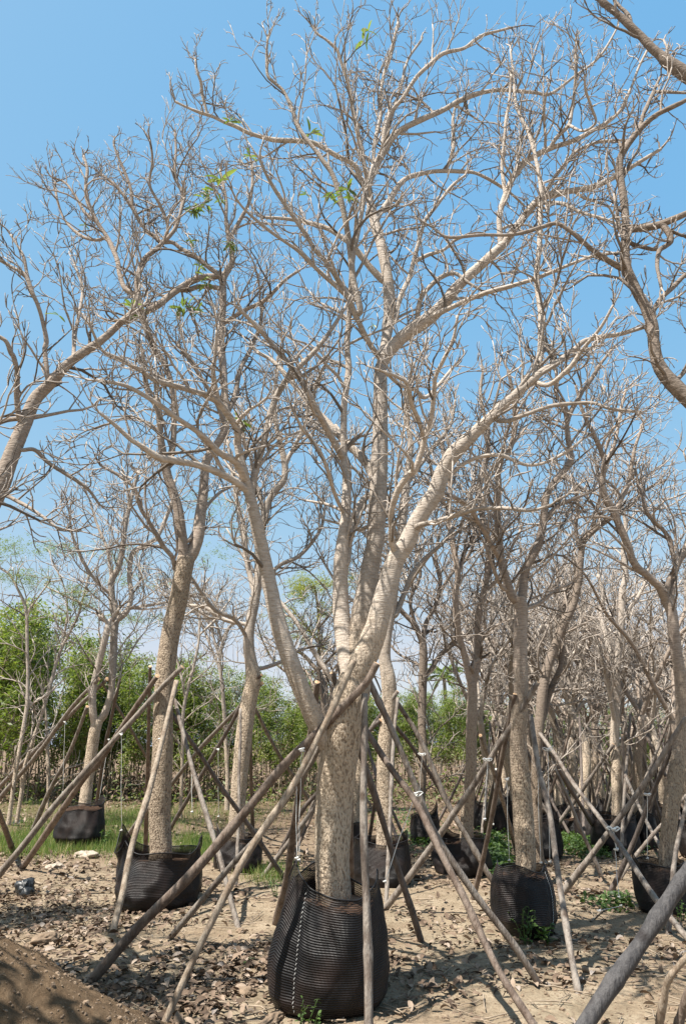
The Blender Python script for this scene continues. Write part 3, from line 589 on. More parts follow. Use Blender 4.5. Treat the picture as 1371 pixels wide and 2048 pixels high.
T5=[
(0.,[841,1640,10, 841,1606,10, 845,1515,10, 843,1442,10, 845,1369,10, 846,1310,10, 845,1285,9]),
(-.3,[845,1290,7, 830,1252,7, 812,1232,6, 801,1220,6, 780,1190,5, 760,1160,4, 740,1120,3]),
(.4,[850,1360,6, 862,1338,6, 874,1318,6, 888,1302,6, 910,1285,5, 940,1260,4, 960,1230,3]),
(.1,[846,1290,6, 850,1250,6, 870,1210,5, 880,1160,5, 870,1110,4, 880,1060,3]),
(.6,[846,1330,4, 800,1310,3, 780,1290,3]),
(.0,[870,1200,5, 900,1150,4, 930,1120,4, 950,1080,3]),
(-.2,[830,1250,5, 820,1200,4, 840,1150,4, 830,1100,3]),
]
T_('bare_tree','slender dark bare tree against the pale sky gap right of the large tree','tree',None,13.8,None,T5,M['bark_dark'],dens=1.1,lev=3,rmin=.006,twL=1.7,amp=.006,thr=.09)
T6=[
(0.,[932,1675,15, 934,1620,14, 940,1551,13, 942,1460,13, 944,1387,12, 943,1365,11]),
(-.3,[942,1380,9, 934,1335,8, 925,1300,8, 917,1270,8, 912,1230,8, 910,1190,7, 915,1150,7, 905,1090,7, 895,1030,6, 900,980,6, 890,930,5, 880,880,4]),
(.3,[946,1375,10, 952,1330,10, 955,1296,9, 955,1241,9, 966,1186,8, 974,1145,8, 977,1101,8, 968,1050,8, 958,1005,7, 959,966,7, 968,930,6, 975,890,6, 970,840,5, 960,790,4, 965,740,3]),
(.3,[915,1150,5, 930,1100,5, 950,1060,4, 940,1000,4, 950,950,3]),
(0,[965,1190,5, 1000,1150,5, 1020,1100,4, 1040,1060,3]),
(-.2,[898,1020,5, 870,980,4, 860,930,4, 850,880,3]),
]
T_('bare_tree','bare tree with two close upright stems left of the trunk in the narrow bag','tree',None,10.7,None,T6,M['bark_brown'],dens=1.1,lev=3,rmin=.005,twL=1.4,amp=.007,thr=.07)
RM=[
(0.,[1050,1745,21, 1050,1697,22, 1046,1640,22, 1042,1580,21, 1038,1540,20, 1035,1478,18, 1038,1423,17, 1041,1369,15, 1039,1296,15, 1041,1223,15, 1036,1195,15]),
(-.3,[1034,1205,12, 1022,1190,11, 1012,1160,10, 1004,1135,10, 999,1105,9, 996,1065,9, 993,1010,9, 996,975,8, 995,940,7, 1002,915,7, 1017,900,6, 1027,870,6, 1029,840,6, 1025,790,5, 1015,740,4]),
(-.8,[1002,1125,7, 985,1095,6, 970,1065,6, 955,1044,6, 945,1025,6, 937,1012,6, 915,998,5, 893,988,4, 870,975,3]),
(.3,[1041,1215,12, 1045,1180,11, 1050,1140,10, 1062,1115,10, 1075,1092,9, 1082,1065,9, 1086,1040,9, 1090,999,9, 1096,982,9, 1110,962,9, 1128,940,8, 1140,920,8, 1138,895,7, 1134,870,7, 1133,846,6, 1142,820,6, 1155,798,6, 1165,780,5, 1174,769,5, 1190,745,5, 1199,729,4, 1221,700,3]),
(.1,[1134,850,5, 1128,820,5, 1118,800,5, 1110,782,5, 1112,750,4, 1105,720,3]),
(.5,[1044,1230,6, 1055,1215,6, 1080,1205,5, 1110,1180,4, 1130,1172,3]),
(.2,[1088,1040,5, 1110,1015,5, 1140,1000,4, 1180,985,3]),
(0,[996,1030,5, 975,990,5, 970,950,4, 975,900,4, 965,860,3]),
(-.3,[1017,1185,5, 1000,1170,5, 980,1120,4, 965,1080,3]),
]
YRM=7.31
T_('bare_tree','bare tree with a thick wavy corky trunk in the narrow bag right of centre','tree',None,YRM,None,RM,M['bark_brown'],dens=1.2,lev=3,rmin=.0045,twL=1.1,amp=.010,thr=.06)
RM2=[
(0.,[1072,1680,13, 1072,1624,13, 1072,1515,12, 1078,1442,12, 1086,1369,12, 1095,1330,11, 1106,1302,11, 1126,1248,11, 1138,1225,10, 1148,1200,9, 1156,1160,9, 1160,1119,8, 1163,1092,8, 1170,1078,7, 1181,1066,7, 1202,1048,7, 1222,1034,6, 1235,1015,6, 1243,992,5, 1255,965,4, 1270,935,3]),
(-.3,[1161,1100,5, 1155,1085,5, 1150,1050,5, 1155,1010,4, 1145,960,3]),
(.4,[1080,1462,8, 1088,1425,8, 1097,1387,8, 1108,1360,7, 1119,1335,7, 1124,1290,6, 1122,1250,6, 1130,1200,5, 1150,1150,4]),
(.3,[1222,1034,5, 1260,1010,4, 1290,980,4, 1330,960,3]),
(-.2,[1181,1066,5, 1190,1030,5, 1200,980,4, 1190,930,3]),
]
T_('bare_tree','leaning dark stemmed tree just behind the narrow bag','tree',None,10.0,None,RM2,M['bark_dark'],dens=1.1,lev=3,rmin=.005,twL=1.2,amp=.006,thr=.07)
RB=[
(0.,[1332,1740,17, 1333,1697,16, 1340,1624,17, 1350,1555,17, 1358,1496,15, 1363,1442,14, 1361,1369,14, 1353,1314,13, 1346,1265,13, 1342,1225,12, 1328,1197,12]),
(-.6,[1332,1202,11, 1318,1175,10, 1305,1163,9, 1290,1148,9, 1276,1138,9, 1263,1118,9, 1256,1095,9, 1243,1065,9, 1235,1045,9, 1226,1022,10, 1213,1002,10, 1206,985,9, 1203,965,8, 1207,926,6, 1200,900,6, 1192,882,6, 1182,860,5, 1174,846,5, 1160,810,4, 1150,770,3]),
(.3,[1342,1215,9, 1342,1180,8, 1349,1140,8, 1362,1110,8, 1375,1080,7, 1385,1020,6, 1380,950,5]),
(.1,[1347,1130,6, 1345,1110,6, 1337,1080,6, 1325,1060,5, 1309,1046,5, 1297,1030,5, 1290,1021,5, 1284,995,5, 1276,973,4, 1270,940,3]),
(-.2,[1226,1025,6, 1240,1000,6, 1255,970,5, 1262,930,5, 1270,890,4, 1285,850,3]),
(.1,[1206,960,5, 1215,920,5, 1230,880,4, 1240,820,4, 1250,780,3]),
]
T_('bare_tree','bare tree with a dark S shaped limb at the right edge','tree',None,8.5,None,RB,M['bark_brown'],dens=1.2,lev=3,rmin=.0045,twL=1.2,amp=.009,thr=.06)
T10=[
(0.,[1236,1640,15, 1235,1600,14, 1232,1551,13, 1228,1478,11, 1231,1405,10, 1233,1332,9, 1236,1296,9, 1242,1241,8, 1243,1186,8, 1250,1150,7, 1245,1100,6, 1250,1050,5, 1240,1000,4]),
(.4,[1232,1350,6, 1220,1310,6, 1210,1270,6, 1200,1230,5, 1205,1190,5, 1195,1150,4]),
(-.4,[1232,1450,6, 1222,1410,6, 1215,1370,5, 1205,1330,5, 1195,1290,4]),
(.2,[1242,1230,5, 1270,1200,5, 1290,1160,4, 1300,1120,3]),
]
T_('bare_tree','bare tree with a flared pale base behind the crossing poles at right','tree',None,12.7,None,T10,M['bark'],dens=1.2,lev=3,rmin=.006,twL=1.5,amp=.006,thr=.09)
T11=[(0.,[1150,1640,10, 1148,1600,9, 1143,1515,9, 1141,1442,8, 1142,1400,8, 1136,1360,7, 1128,1330,6, 1132,1290,6, 1140,1250,5, 1135,1200,4, 1140,1150,3]),
(.3,[1142,1440,5, 1160,1410,5, 1185,1395,4, 1210,1390,3]),(-.3,[1135,1340,5, 1120,1300,5, 1110,1260,4, 1115,1210,3])]
T_('bare_tree','thin pale bare tree in the small bag beyond the weeds','tree',None,15.1,None,T11,M['bark'],dens=1.1,lev=3,rmin=.0065,twL=1.8,amp=.005,thr=.1)
T12=[(0.,[1188,1620,8, 1188,1580,8, 1189,1478,7, 1181,1405,7, 1172,1370,7, 1163,1345,6, 1160,1300,5, 1170,1250,5, 1165,1200,4]),
(.3,[1186,1440,5, 1195,1400,5, 1200,1350,4, 1210,1300,4]),(-.3,[1163,1345,4, 1145,1310,4, 1135,1270,3])]
T_('bare_tree','thin bare tree between two others in the right background','tree',None,17.5,None,T12,M['bark_brown'],dens=1.1,lev=3,rmin=.007,twL=1.8,amp=.005,thr=.1)
print('branches',exec_counts)
# ---------------------------------------------------------------- young bare trees repeated in the far rows
def proto_tree(H,seed,mat):
    random.seed(seed); root=empty('bare_tree'); out=[]; tips=[]
    A=catmull([[0,0,-.1,.10],[.04,0,.7,.09],[random.gauss(0,.08),random.gauss(0,.08),1.5,.08],[random.gauss(0,.15),random.gauss(0,.15),2.3,.068]],8)
    rough_tube('trunk',A[:,:3],A[:,3],16,mat,root,.006); top=A[-1,:3]; a0=random.random()*6.28
    n=3 if seed%2 else 4
    for i in range(n):
        a=a0+i*6.283/n+random.gauss(0,.3); sp=random.uniform(.25,.55); rows=[[*top,.048]]; p=top.copy(); dd=unit(np.array([math.cos(a)*sp,math.sin(a)*sp,1.]))
        for j in range(5):
            dd=unit(dd+rng.normal(0,.16,3)+[math.cos(a)*.06,math.sin(a)*.06,0]); p=p+dd*(H-2.3)/5.6; rows.append([*p,.044-.0075*j])
        B=catmull(rows,5); rough_tube('limb',B[:,:3],B[:,3],8,mat,root,0)
        for k in range(3,len(B),2):
            d2=unit(unit(B[k,:3]-B[k-1,:3])*.6+rng.normal(0,.6,3)+[0,0,.15]); grow(out,tips,tuple(B[k,:3]),tuple(d2),B[k,3]*.5,random.uniform(.4,.9),2,.0062,.09,1.)
    flush(out,'crown',mat,root,3); return root
protos=[proto_tree(H,s_,m_) for H,s_,m_ in ((6.4,1,M['bark']),(5.8,2,M['bark_brown']),(6.8,3,M['bark_brown']),(5.6,5,M['bark']))]
random.seed(21)
FAR=[]                                                   # (u, Y) of trees of the rear rows
for (u,Yf) in [(1010, 19), (1075, 16.5), (1120, 21), (1178, 14.3), (1205, 18.5), (1262, 16.5), (1290, 13.0), (1300, 21), (1335, 15.6), (1368, 18.5), (1392, 12.2), (1430, 15), (1150, 25), (1230, 23.5), (1340, 25), (1060, 24), (1100, 28), (1200, 27), (1270, 29), (1385, 19), (1320, 24), (1185, 21.5), (1440, 26), (1030, 15.3), (708, 12.6), (650, 20.0), (1405, 22), (992,15.0), (1118,16.2), (1160,19.8), (1300,17.6), (1395,17), (1085,20.5), (1010,23)]:
    FAR.append((u,Yf))
used=[0]*4; far_roots=[]
for i,(u,Yf) in enumerate(FAR):
    k=i%4; x_=(u-685.5)/FOC*(Yf*math.cos(PIT)-CH*math.sin(PIT)); loc=(x_,Yf,0)
    if not used[k]: used[k]=1; o=protos[k]; o.location=loc; o.rotation_euler=(0,0,random.random()*6.28)
    else: o=dup(protos[k],loc,random.random()*6.28,random.uniform(.85,1.08))
    near=u<860
    tag(o,'bare tree in the rear rows behind the large tree' if near else 'bare tree among the many of the rear rows at right','tree','bare trees of the rear rows, centre' if near else 'bare trees of the rear rows, right'); far_roots.append((u,Yf,loc))

# ---------------------------------------------------------------- net bags
def bag(label,c,R,zt,ties=(),seam=None,group=None,low=1.,top=.86,na=120,nt=44,soil=.8,lean=(0,0),scrunch=1.,seed=0):
    root=empty('grow_bag'); tag(root,label,'grow bag',group); r_=np.random.default_rng(seed+5)
    ph=r_.random(8)*6.28; V=[];UV=[];LO=[]
    def shape(a,t):
        rim=zt+.03*zt*math.sin(2*a+ph[0])+.02*math.sin(3*a+ph[1])
        for (ta,dz,wd) in ties:
            da=(a-ta+math.pi)%(2*math.pi)-math.pi; rim+=dz*math.exp(-(abs(da)/wd)**1.25)
        z=t*rim
        prof=np.interp(t,[0,.04,.12,.3,.55,.75,.9,1],[.70*low,.86*low,.96*low,1.02,1.0,.93,.88*.5+top*.5,top])
        f_=1+(.10*math.exp(-((a-3.3)/.45)**2)*math.exp(-((t-.35)/.3)**2) if seed==1 else 0)+.05*math.sin(2*a+ph[2]+t*2)+.045*math.sin(3*a+ph[3]-t*3)*scrunch+.022*abs(math.sin(4.5*a+ph[6]+math.sin(t*6+ph[7])*1.2))*scrunch+.018*math.sin(7*a+ph[4]+t*5)*scrunch+.012*math.sin(12*a+ph[5]-t*9)*scrunch+.010*math.sin(t*26+3*a)*scrunch*(1-t)
        if seam is not None:
            da=(a-seam+math.pi)%(2*math.pi)-math.pi; f_-=.07*math.exp(-(da/.12)**2)*(1-.6*t)
        r=R*prof*f_
        return (c[0]+r*math.cos(a)+lean[0]*t, c[1]+r*math.sin(a)+lean[1]*t, z-.03), r*a, t*zt
    for j in range(nt+1):
        t=j/nt
        for i in range(na+1):
            a=i/na*2*math.pi; p,uu,vv=shape(a if i<na else 0.,t); V.append(p); UV.append((R*a,vv)); LO.append(min(1,max(0,(t-.86)/.08)))
    w1=na+1; F=np.array([[j*w1+i,j*w1+i+1,(j+1)*w1+i+1,(j+1)*w1+i] for j in range(nt) for i in range(na)])
    mesh('net',V,F,M['net'],root,{'loose':LO},uv=UV)
    # hem
    T=Tubes(); hp=[V[nt*w1+i] for i in range(0,na+1,2)]; T.add(hp,[.005]*len(hp),5,False); T.build('hem',M['rim'],root)
    # root ball
    sv=[(c[0]+lean[0]*.8,c[1]+lean[1]*.8,zt*soil+.03)]; sf=[]; ns=48
    for q in (.3,.6,.85,.985):
        for i in range(ns):
            a=i/ns*2*math.pi; p,_,_=shape(a,soil); cx,cy=c[0]+lean[0]*soil,c[1]+lean[1]*soil
            sv.append((cx+(p[0]-cx)*q,cy+(p[1]-cy)*q,zt*soil-.03+.035*(1-q)+.02*math.sin(5*a+q*9)+r_.normal(0,.004)))
    for i in range(ns): sf.append((0,1+i,1+(i+1)%ns))
    for k in range(3):
        for i in range(ns): a0=1+k*ns+i; a1=1+k*ns+(i+1)%ns; sf.append((a0,a0+ns,a1+ns,a1))
    mesh('soil',sv,sf,M['soil'],root)
    if seam is not None:
        T=Tubes(); n=26
        for k in range(n):
            t0=.06+.9*k/n; t1=t0+.022
            pa=np.array(shape(seam+.05,t0)[0]); pb=np.array(shape(seam+.05+.03,t1)[0]); out=np.array([math.cos(seam),math.sin(seam),0])*.006
            T.add([pa+out,pb+out],[.0018,.0018],5)
        T.build('stitching',M['stitch'],root)
    for c_ in root.children: c_.location=(-c[0],-c[1],0)
    root.location=(c[0],c[1],0)
    return root,shape
def bag_at(label,u,vb,w_,vt,Y=None,tie_px=(),**k):
    gg=G(u,vb); dep=gg[1]*math.cos(PIT)+CH*math.sin(PIT)*-1+0.; dep=np.dot(gg-np.array([0,0,CH]),[0,math.cos(PIT),math.sin(PIT)]); R=w_/2/FOC*dep*1.02
    c=(gg[0]*(gg[1]+R)/gg[1],gg[1]+R); zt=P(u,vt,gg[1]+R*.15)[2]
    return bag(label,c,R,zt,**k),c,R,zt
BA={}
pi=math.pi
BA['main']=bag_at('largest black net bag in front, its ribbed cloth stitched with white thread at the left',650,2044,240,1782,ties=[(-2.72,.20,.42),(-.12,.10,.3),(1.9,.10,.5),(-1.1,-.03,.4)],seam=-2.25,top=.84,low=1.02,soil=.84,seed=1,na=200,nt=90,scrunch=.8,lean=(.06,0))
BA['LC']=bag_at('wide low black net bag with pointed corners under the straight corky trunk',312,1824,172,1706,ties=[(pi*.93,.26,.28),(-2.3,.17,.22),(.05,.20,.25)],top=.98,soil=.74,seed=2)
BA['LB']=bag_at('black net bag with a raised collar standing in the grass at left',157,1702,96,1608,ties=[(.8,.12,.6)],top=.9,soil=.9,seed=3,low=.85)
BA['LM']=bag_at('black net bag with one tall corner behind the crossing poles left of the large tree',476,1747,100,1672,ties=[(-2.8,.2,.3),(0.,.1,.4)],seam=-2.5,top=.92,soil=.7,seed=4)
BA['RM']=bag_at('narrow tall black net bag with weeds at its foot and white stitching',1053,1888,132,1735,ties=[(pi,.08,.3),(-.6,.05,.3)],seam=-.75,top=.72,low=.88,soil=.88,seed=5,na=160,nt=60)
BA['MR']=bag_at('sagging black net bag directly right behind the largest one',765,1780,126,1680,ties=[(pi*.8,.12,.3),(.4,.1,.3)],top=.9,soil=.72,seed=6)
BA['T6']=bag_at('low slumped black bag left of the narrow bag, half in shade',925,1755,112,1672,ties=[(2.2,.12,.4)],top=.85,soil=.75,seed=7)
BA['RM2']=bag_at('small dark bag peeping out right behind the narrow bag',1095,1718,62,1635,ties=[(.3,.1,.4)],top=.9,soil=.8,seed=8)
BA['T10']=bag_at('shiny black bag behind the white wrapped pole joint',1232,1710,96,1630,ties=[(2.6,.12,.3)],top=.9,soil=.8,seed=9)
BA['T11']=bag_at('small worn bag beyond the weeds in the right background',1150,1672,58,1632,ties=[(0,.06,.4)],top=.9,soil=.8,seed=10)
BA['RB']=bag_at('black net bag at the right edge with a pointed left corner',1330,1834,104,1725,ties=[(pi*.95,.12,.25),(.5,.1,.3)],top=.9,soil=.78,seed=11)
BA['T5']=bag_at('black bag with a high corner under the slender dark tree',850,1690,62,1628,ties=[(.4,.2,.4)],top=.9,soil=.8,seed=12)
BA['T12']=bag_at('dark bag in the shade behind the green string, right of centre',978,1665,58,1605,ties=[(2.8,.15,.4)],top=.9,soil=.8,seed=13)
(bp,_),cp,_,_=bag_at('black net bag in the rear rows',708,1678,44,1622,group='black net bags of the rear rows',ties=[(2,.1,.4)],top=.9,soil=.8,seed=14)
for i,(u,Yf,loc) in enumerate(far_roots):
    if u==708: bp.location=(loc[0],loc[1],0); continue
    dup(bp,(loc[0],loc[1],0),random.random()*6.28,random.uniform(.95,1.3))

# ---------------------------------------------------------------- poles
def pole(label,mat,Yt,r0,r1,pts,group=None,Yf=None,sides=14,name='support_pole',foot=True):
    """pts from the upper end to the foot, in sight-line coordinates; the foot stands on the ground"""
    n=len(pts)
    if foot: g_=G(*pts[-1]); Ye=g_[1]
    else: Ye=Yf
    ln=[0.]
    for i in range(1,n): ln.append(ln[-1]+math.hypot(pts[i][0]-pts[i-1][0],pts[i][1]-pts[i-1][1]))
    rows=[]
    for (u,v),s_ in zip(pts,ln):
        f_=s_/ln[-1]; Yp=1/((1-f_)/Yt+f_/Ye); rows.append([*P(u,v,Yp),px(u,v,Yp,(r0+(r1-r0)*f_)*.80)])
    if foot:
        dd=unit(np.array(rows[-1][:3])-np.array(rows[-2][:3])); e=np.array(rows[-1][:3])+dd*.06; rows.append([*e,rows[-1][3]])
    A=catmull(rows,max(6,int(54/n))); A[:,3]=np.maximum(A[:,3],.008)
    r_=np.random.default_rng(int(abs(pts[0][0]*7+pts[0][1])+n)); m=len(A)
    A[:,3]*=1+.06*np.interp(np.arange(m),np.arange(0,m+6,4),r_.normal(0,1,len(np.arange(0,m+6,4))))
    for k_ in r_.integers(2,m-2,max(2,m//9)): A[k_,3]*=1.12; A[k_+1,3]*=1.06
    A[:,:3]+=np.stack([np.interp(np.arange(m),np.arange(0,m+8,6),r_.normal(0,.0042,len(np.arange(0,m+8,6)))) for _ in range(3)],1)
    T=Tubes(); T.add(A[:,:3],A[:,3],sides,False); V,F,R,Q=T.arrays(); k=sides
    V=np.vstack([V,A[0,:3]-unit(A[1,:3]-A[0,:3])*.004,A[-1,:3]]); nV=len(V)
    Fl=[tuple(f) for f in F.tolist()]+[(i,nV-2,(i+1)%k) for i in range(k)]+[((m-1)*k+i,(m-1)*k+(i+1)%k,nV-1) for i in range(k)]
    base=rows[-1][:3]; V=V-np.array([base[0],base[1],0])
    mi=[0]*len(F)+[1]*k+[0]*k
    me=bpy.data.meshes.new(name); me.from_pydata(V.tolist(),[],Fl); me.update()
    me.polygons.foreach_set('use_smooth',[True]*len(F)+[False]*(2*k)); me.polygons.foreach_set('material_index',mi)
    me.materials.append(mat); me.materials.append(M['cut'])
    o=bpy.data.objects.new(name,me); COL.objects.link(o); o.location=(base[0],base[1],0); tag(o,label,'pole',group); return o
pg,pr,pt,pd=M['pole_grey'],M['pole_red'],M['pole_tan'],M['pole_dark']
GM='poles propping the large tree'; pole('thick crooked brown pole slanting across the large trunk down to the lower left',pr,5.36,9.5,12.5,[(753,1328),(730,1368),(680,1420),(625,1478),(560,1540),(470,1650),(370,1760),(280,1850),(183,1962)],GM)
pole('light pole crossing over the thick crooked one and reaching the bottom edge at left',pt,5.30,7.5,9.5,[(706,1322),(680,1385),(637,1471),(582,1575),(500,1700),(415,1865),(322,2064)],GM)
pole('dark pole with a white bow running from behind the large trunk to the lower right',pr,5.82,7,10.5,[(695,1400),(743,1478),(790,1550),(831,1602),(886,1715),(926,1795),(996,1935),(1068,2050),(1092,2090)],GM)
pole('grey brown pole from the fork of the large tree down to bare sand at right',pg,5.62,7.5,9,[(735,1352),(756,1405),(783,1462),(830,1575),(871,1672),(946,1782),(1026,1890),(1081,1976)],GM)
pole('pale upright knotty pole in front of the largest bag',pg,5.42,8,11,[(731,1388),(728,1480),(727,1600),(730,1750),(733,1900),(736,2062)],GM)
pole('dark thin pole going down right behind the pale upright one',pd,5.86,7,8,[(662,1345),(700,1448),(736,1550),(786,1710),(842,1888)],GM)
pole('shaded brown pole with a cut end left of the large trunk, foot behind its bag',pr,5.9,8,10,[(633,1362),(627,1420),(610,1530),(596,1600),(575,1750),(552,1850)],GM)
pole('slim pole sloping from the large tree to dry leaves at lower left',pg,5.78,6,7.5,[(655,1462),(600,1560),(540,1645),(450,1745),(335,1884)],GM)
pole('pole with a cut top showing above the fork, hidden behind the large trunk',pr,5.9,7,8,[(681,1326),(690,1450),(700,1600),(705,1860)],GM)
GL='poles propping the straight corky tree'
pole('grey pole from the straight corky tree to the left edge, upper of two',pg,8.5,5.5,9,[(365,1332),(303,1398),(204,1507),(124,1595),(40,1700),(-35,1785)],GL)
pole('brown pole lying close under its twin left of the straight corky tree',pr,8.55,6,8,[(315,1352),(255,1438),(197,1525),(170,1555),(100,1655),(43,1738)],GL)
pole('tan pole leaning in front of the straight corky trunk and the wide low bag',pt,8.5,6,8.5,[(353,1362),(325,1478),(299,1580),(270,1672),(245,1780),(222,1882)],GL)
pole('light grey pole from the straight corky trunk down right to a small foot stone',pg,8.75,5,7,[(350,1402),(379,1515),(430,1685),(452,1765),(477,1857)],GL)
pole('long thin dark pole slanting right behind the light grey one',pd,8.95,4.5,6,[(342,1428),(405,1515),(434,1562),(500,1655),(568,1756)],GL)
pole('short reddish pole top behind the straight corky trunk',pr,8.98,4,6,[(301,1332),(298,1420),(295,1560),(292,1720)],GL)
pole('lighter pole behind the wide low bag running down from the straight corky trunk',pg,8.95,5,6,[(326,1590),(290,1628),(255,1672),(235,1700)],GL)
GB='poles propping the forked tree in the grass'
pole('upper pale pole sloping from the forked tree in the grass to the left edge',pg,13.8,4.5,6,[(215,1358),(128,1442),(0,1573),(-50,1622)],GB)
pole('lower pale pole close beside the upper one left of the forked tree',pg,13.7,4.5,6,[(197,1358),(140,1420),(73,1512),(0,1597),(-40,1645)],GB)
pole('grey pole from the forked tree down to the grass at its left',pg,13.7,4,6,[(175,1412),(142,1500),(106,1569),(62,1666)],GB)
pole('thin pole on the right side of the forked tree in the grass',pg,14,3,4,[(206,1368),(263,1460),(303,1530),(345,1600)],GB)
pole('dark thin pole right behind the forked tree in the grass',pd,14.1,4,5,[(239,1361),(219,1453),(205,1530),(192,1625)],GB)
pole('brown pole stump leaning at the left edge above the dry leaves',pr,10.5,5,7,[(-30,1560),(0,1632),(27,1705)],GB)
GQ='poles propping the lumpy tree'
pole('pole from the lumpy tree passing behind the straight corky trunk, upper of two',pg,11.0,4.5,5.5,[(524,1365),(473,1420),(400,1497),(343,1569),(300,1625)],GQ)
pole('pole from the lumpy tree passing behind the straight corky trunk, lower of two',pd,10.95,4.5,5.5,[(506,1352),(466,1442),(400,1555),(350,1642),(325,1685)],GQ)
pole('thin upright pole in front of the lumpy trunk and its bag',pg,10.8,3.5,4.5,[(481,1418),(478,1551),(475,1690),(472,1765)],GQ)
pole('thin pole right of the lumpy tree vanishing behind the large tree',pg,11.2,4,5,[(511,1418),(546,1489),(604,1580),(655,1665)],GQ)
pole('dark pole end resting on the lumpy trunk at its knob',pd,10.9,4,5,[(523,1350),(508,1372),(500,1480),(505,1660)],GQ)
GR='poles propping the knobbly tree behind the large one'
pole('pole crossing behind the large trunk from the knobbly tree to the lower left',pg,9.7,5,6,[(795,1383),(743,1456),(690,1530),(633,1608),(590,1668),(528,1752)],GR)
pole('lower parallel pole crossing behind the large trunk',pd,9.75,5,6,[(760,1440),(700,1500),(640,1580),(600,1628),(545,1735)],GR)
pole('grey pole from the knobbly tree sloping right behind the white bow pole',pg,9.8,5,7.5,[(790,1398),(838,1478),(896,1610),(940,1685),(988,1768)],GR)
pole('dark pole from the knobbly tree sloping right, shorter than its neighbour',pd,9.95,4.5,6,[(786,1445),(838,1515),(900,1618),(955,1720)],GR)
pole('upright thin pole in front of the knobbly trunk and sagging bag',pg,9.6,4.5,5.5,[(794,1395),(784,1530),(779,1640),(771,1812)],GR)
pole('dark thin pole left of the knobbly trunk',pd,9.9,4,4.5,[(765,1425),(752,1580),(735,1700)],GR)
GN='poles propping the tree in the narrow bag'
pole('long grey pole from the narrow bag tree down to the lower left',pg,7.1,6,8.5,[(1075,1365),(1017,1460),(944,1569),(886,1660),(820,1750),(765,1824)],GN)
pole('grey pole standing on bare sand right of the narrow bag',pg,7.15,6,8.5,[(1061,1432),(1075,1525),(1101,1650),(1126,1820),(1156,1984)],GN)
pole('reddish thin pole left of the narrow bag',pr,7.2,5,7,[(1028,1387),(1006,1496),(981,1640),(962,1735),(944,1806)],GN)
pole('dark pole left behind the wavy corky trunk',pd,7.6,5,6,[(1036,1395),(1006,1470),(990,1560),(965,1670)],GN)
pole('light pole crossing left behind the narrow bag trunk',pg,7.6,4,6,[(960,1470),(985,1540),(1010,1620),(1035,1715)],GN)
GS='poles propping the trees at the right edge'
pole('long grey pole crossing from upper left to the right edge behind the thick dark pole',pg,9.9,4.5,8,[(1079,1467),(1111,1512),(1158,1580),(1206,1645),(1258,1718),(1311,1800),(1385,1892)],GS)
pole('dark pole starting beside the leaning dark stem and ending in the weeds',pd,10.1,4,6,[(1079,1475),(1120,1545),(1160,1610),(1210,1690)],GS)
pole('light thin pole ending on soil left of the white wrapped joint',pg,10.3,4,5.5,[(1100,1520),(1121,1565),(1146,1625),(1175,1690),(1202,1752)],GS)
pole('dark grey pole with a white knot from the S limbed tree to lower left',pg,8.3,5.5,8,[(1371,1434),(1309,1533),(1236,1640),(1180,1712),(1119,1792)],GS)
pole('dark thin pole beneath the knotted one at right',pd,8.6,4.5,6.5,[(1345,1490),(1310,1570),(1276,1660),(1248,1725),(1220,1783)],GS)
pole('straight upright thin pole in front of the shiny black bag',pg,12.4,3.5,4.5,[(1243,1470),(1246,1600),(1246,1702)],GS)
pole('light upright pole in front of the bag at the right edge',pg,8.0,4.5,7,[(1378,1570),(1360,1660),(1346,1735),(1337,1862)],GS)
pole('thick pole darkened by painted shade cutting across the bottom right corner',M['pole_shaded'],4.95,15,22,[(1560,1470),(1450,1630),(1371,1748),(1286,1876),(1220,1972),(1130,2110)],GS,sides=24)
pole('pale bent stick standing at the bottom right corner',pt,4.6,6,10,[(1400,1895),(1362,1925),(1336,1958),(1325,2000),(1316,2080)],GS)
pole('brown stick at the very corner right of the pale bent one',pr,4.7,9,12,[(1420,1900),(1378,1980),(1350,2075)],GS)
pole('grey pole behind the shiny black bag leaning right',pg,13,4,5,[(1228,1500),(1262,1580),(1300,1660),(1345,1740)],GS)
pole('pole leaning left from the flared pale trunk',pg,12.6,4,5,[(1225,1488),(1170,1570),(1120,1640),(1085,1690)],GS)
pole('thin light pole low at the right edge behind the bag corner',pg,10,3.5,5,[(1371,1590),(1330,1640),(1280,1700),(1235,1760)],GS)
# poles of the rear rows: one set, copied
P0=[]
for (a,rr_,L) in ((0.3,1.25,2.05),(1.9,1.1,2.0),(3.5,1.3,2.1),(5.0,1.15,1.95)):
    T=Tubes(); A=catmull([[math.cos(a)*rr_,math.sin(a)*rr_,-.05,.035],[math.cos(a)*rr_*.5+.02,math.sin(a)*rr_*.5,L*.5,.032],[math.cos(a+.3)*.1,math.sin(a+.3)*.1,L*1.02,.027]],6); T.add(A[:,:3],A[:,3]*.8,8)
    P0.append(T)
pm=[pg,pr,pd,pg]; pobj=[t.build('support_pole',pm[i]) for i,t in enumerate(P0)]; first=True
for i,(u,Yf,loc) in enumerate(far_roots):
    rz=random.random()*6.28
    for j,o in enumerate(pobj):
        if i: o=o.copy(); COL.objects.link(o)
        o.location=(loc[0],loc[1],0); o.rotation_euler=(0,0,rz+random.gauss(0,.2)); tag(o,'wooden pole propping one of the rear row trees','pole','poles of the rear rows')

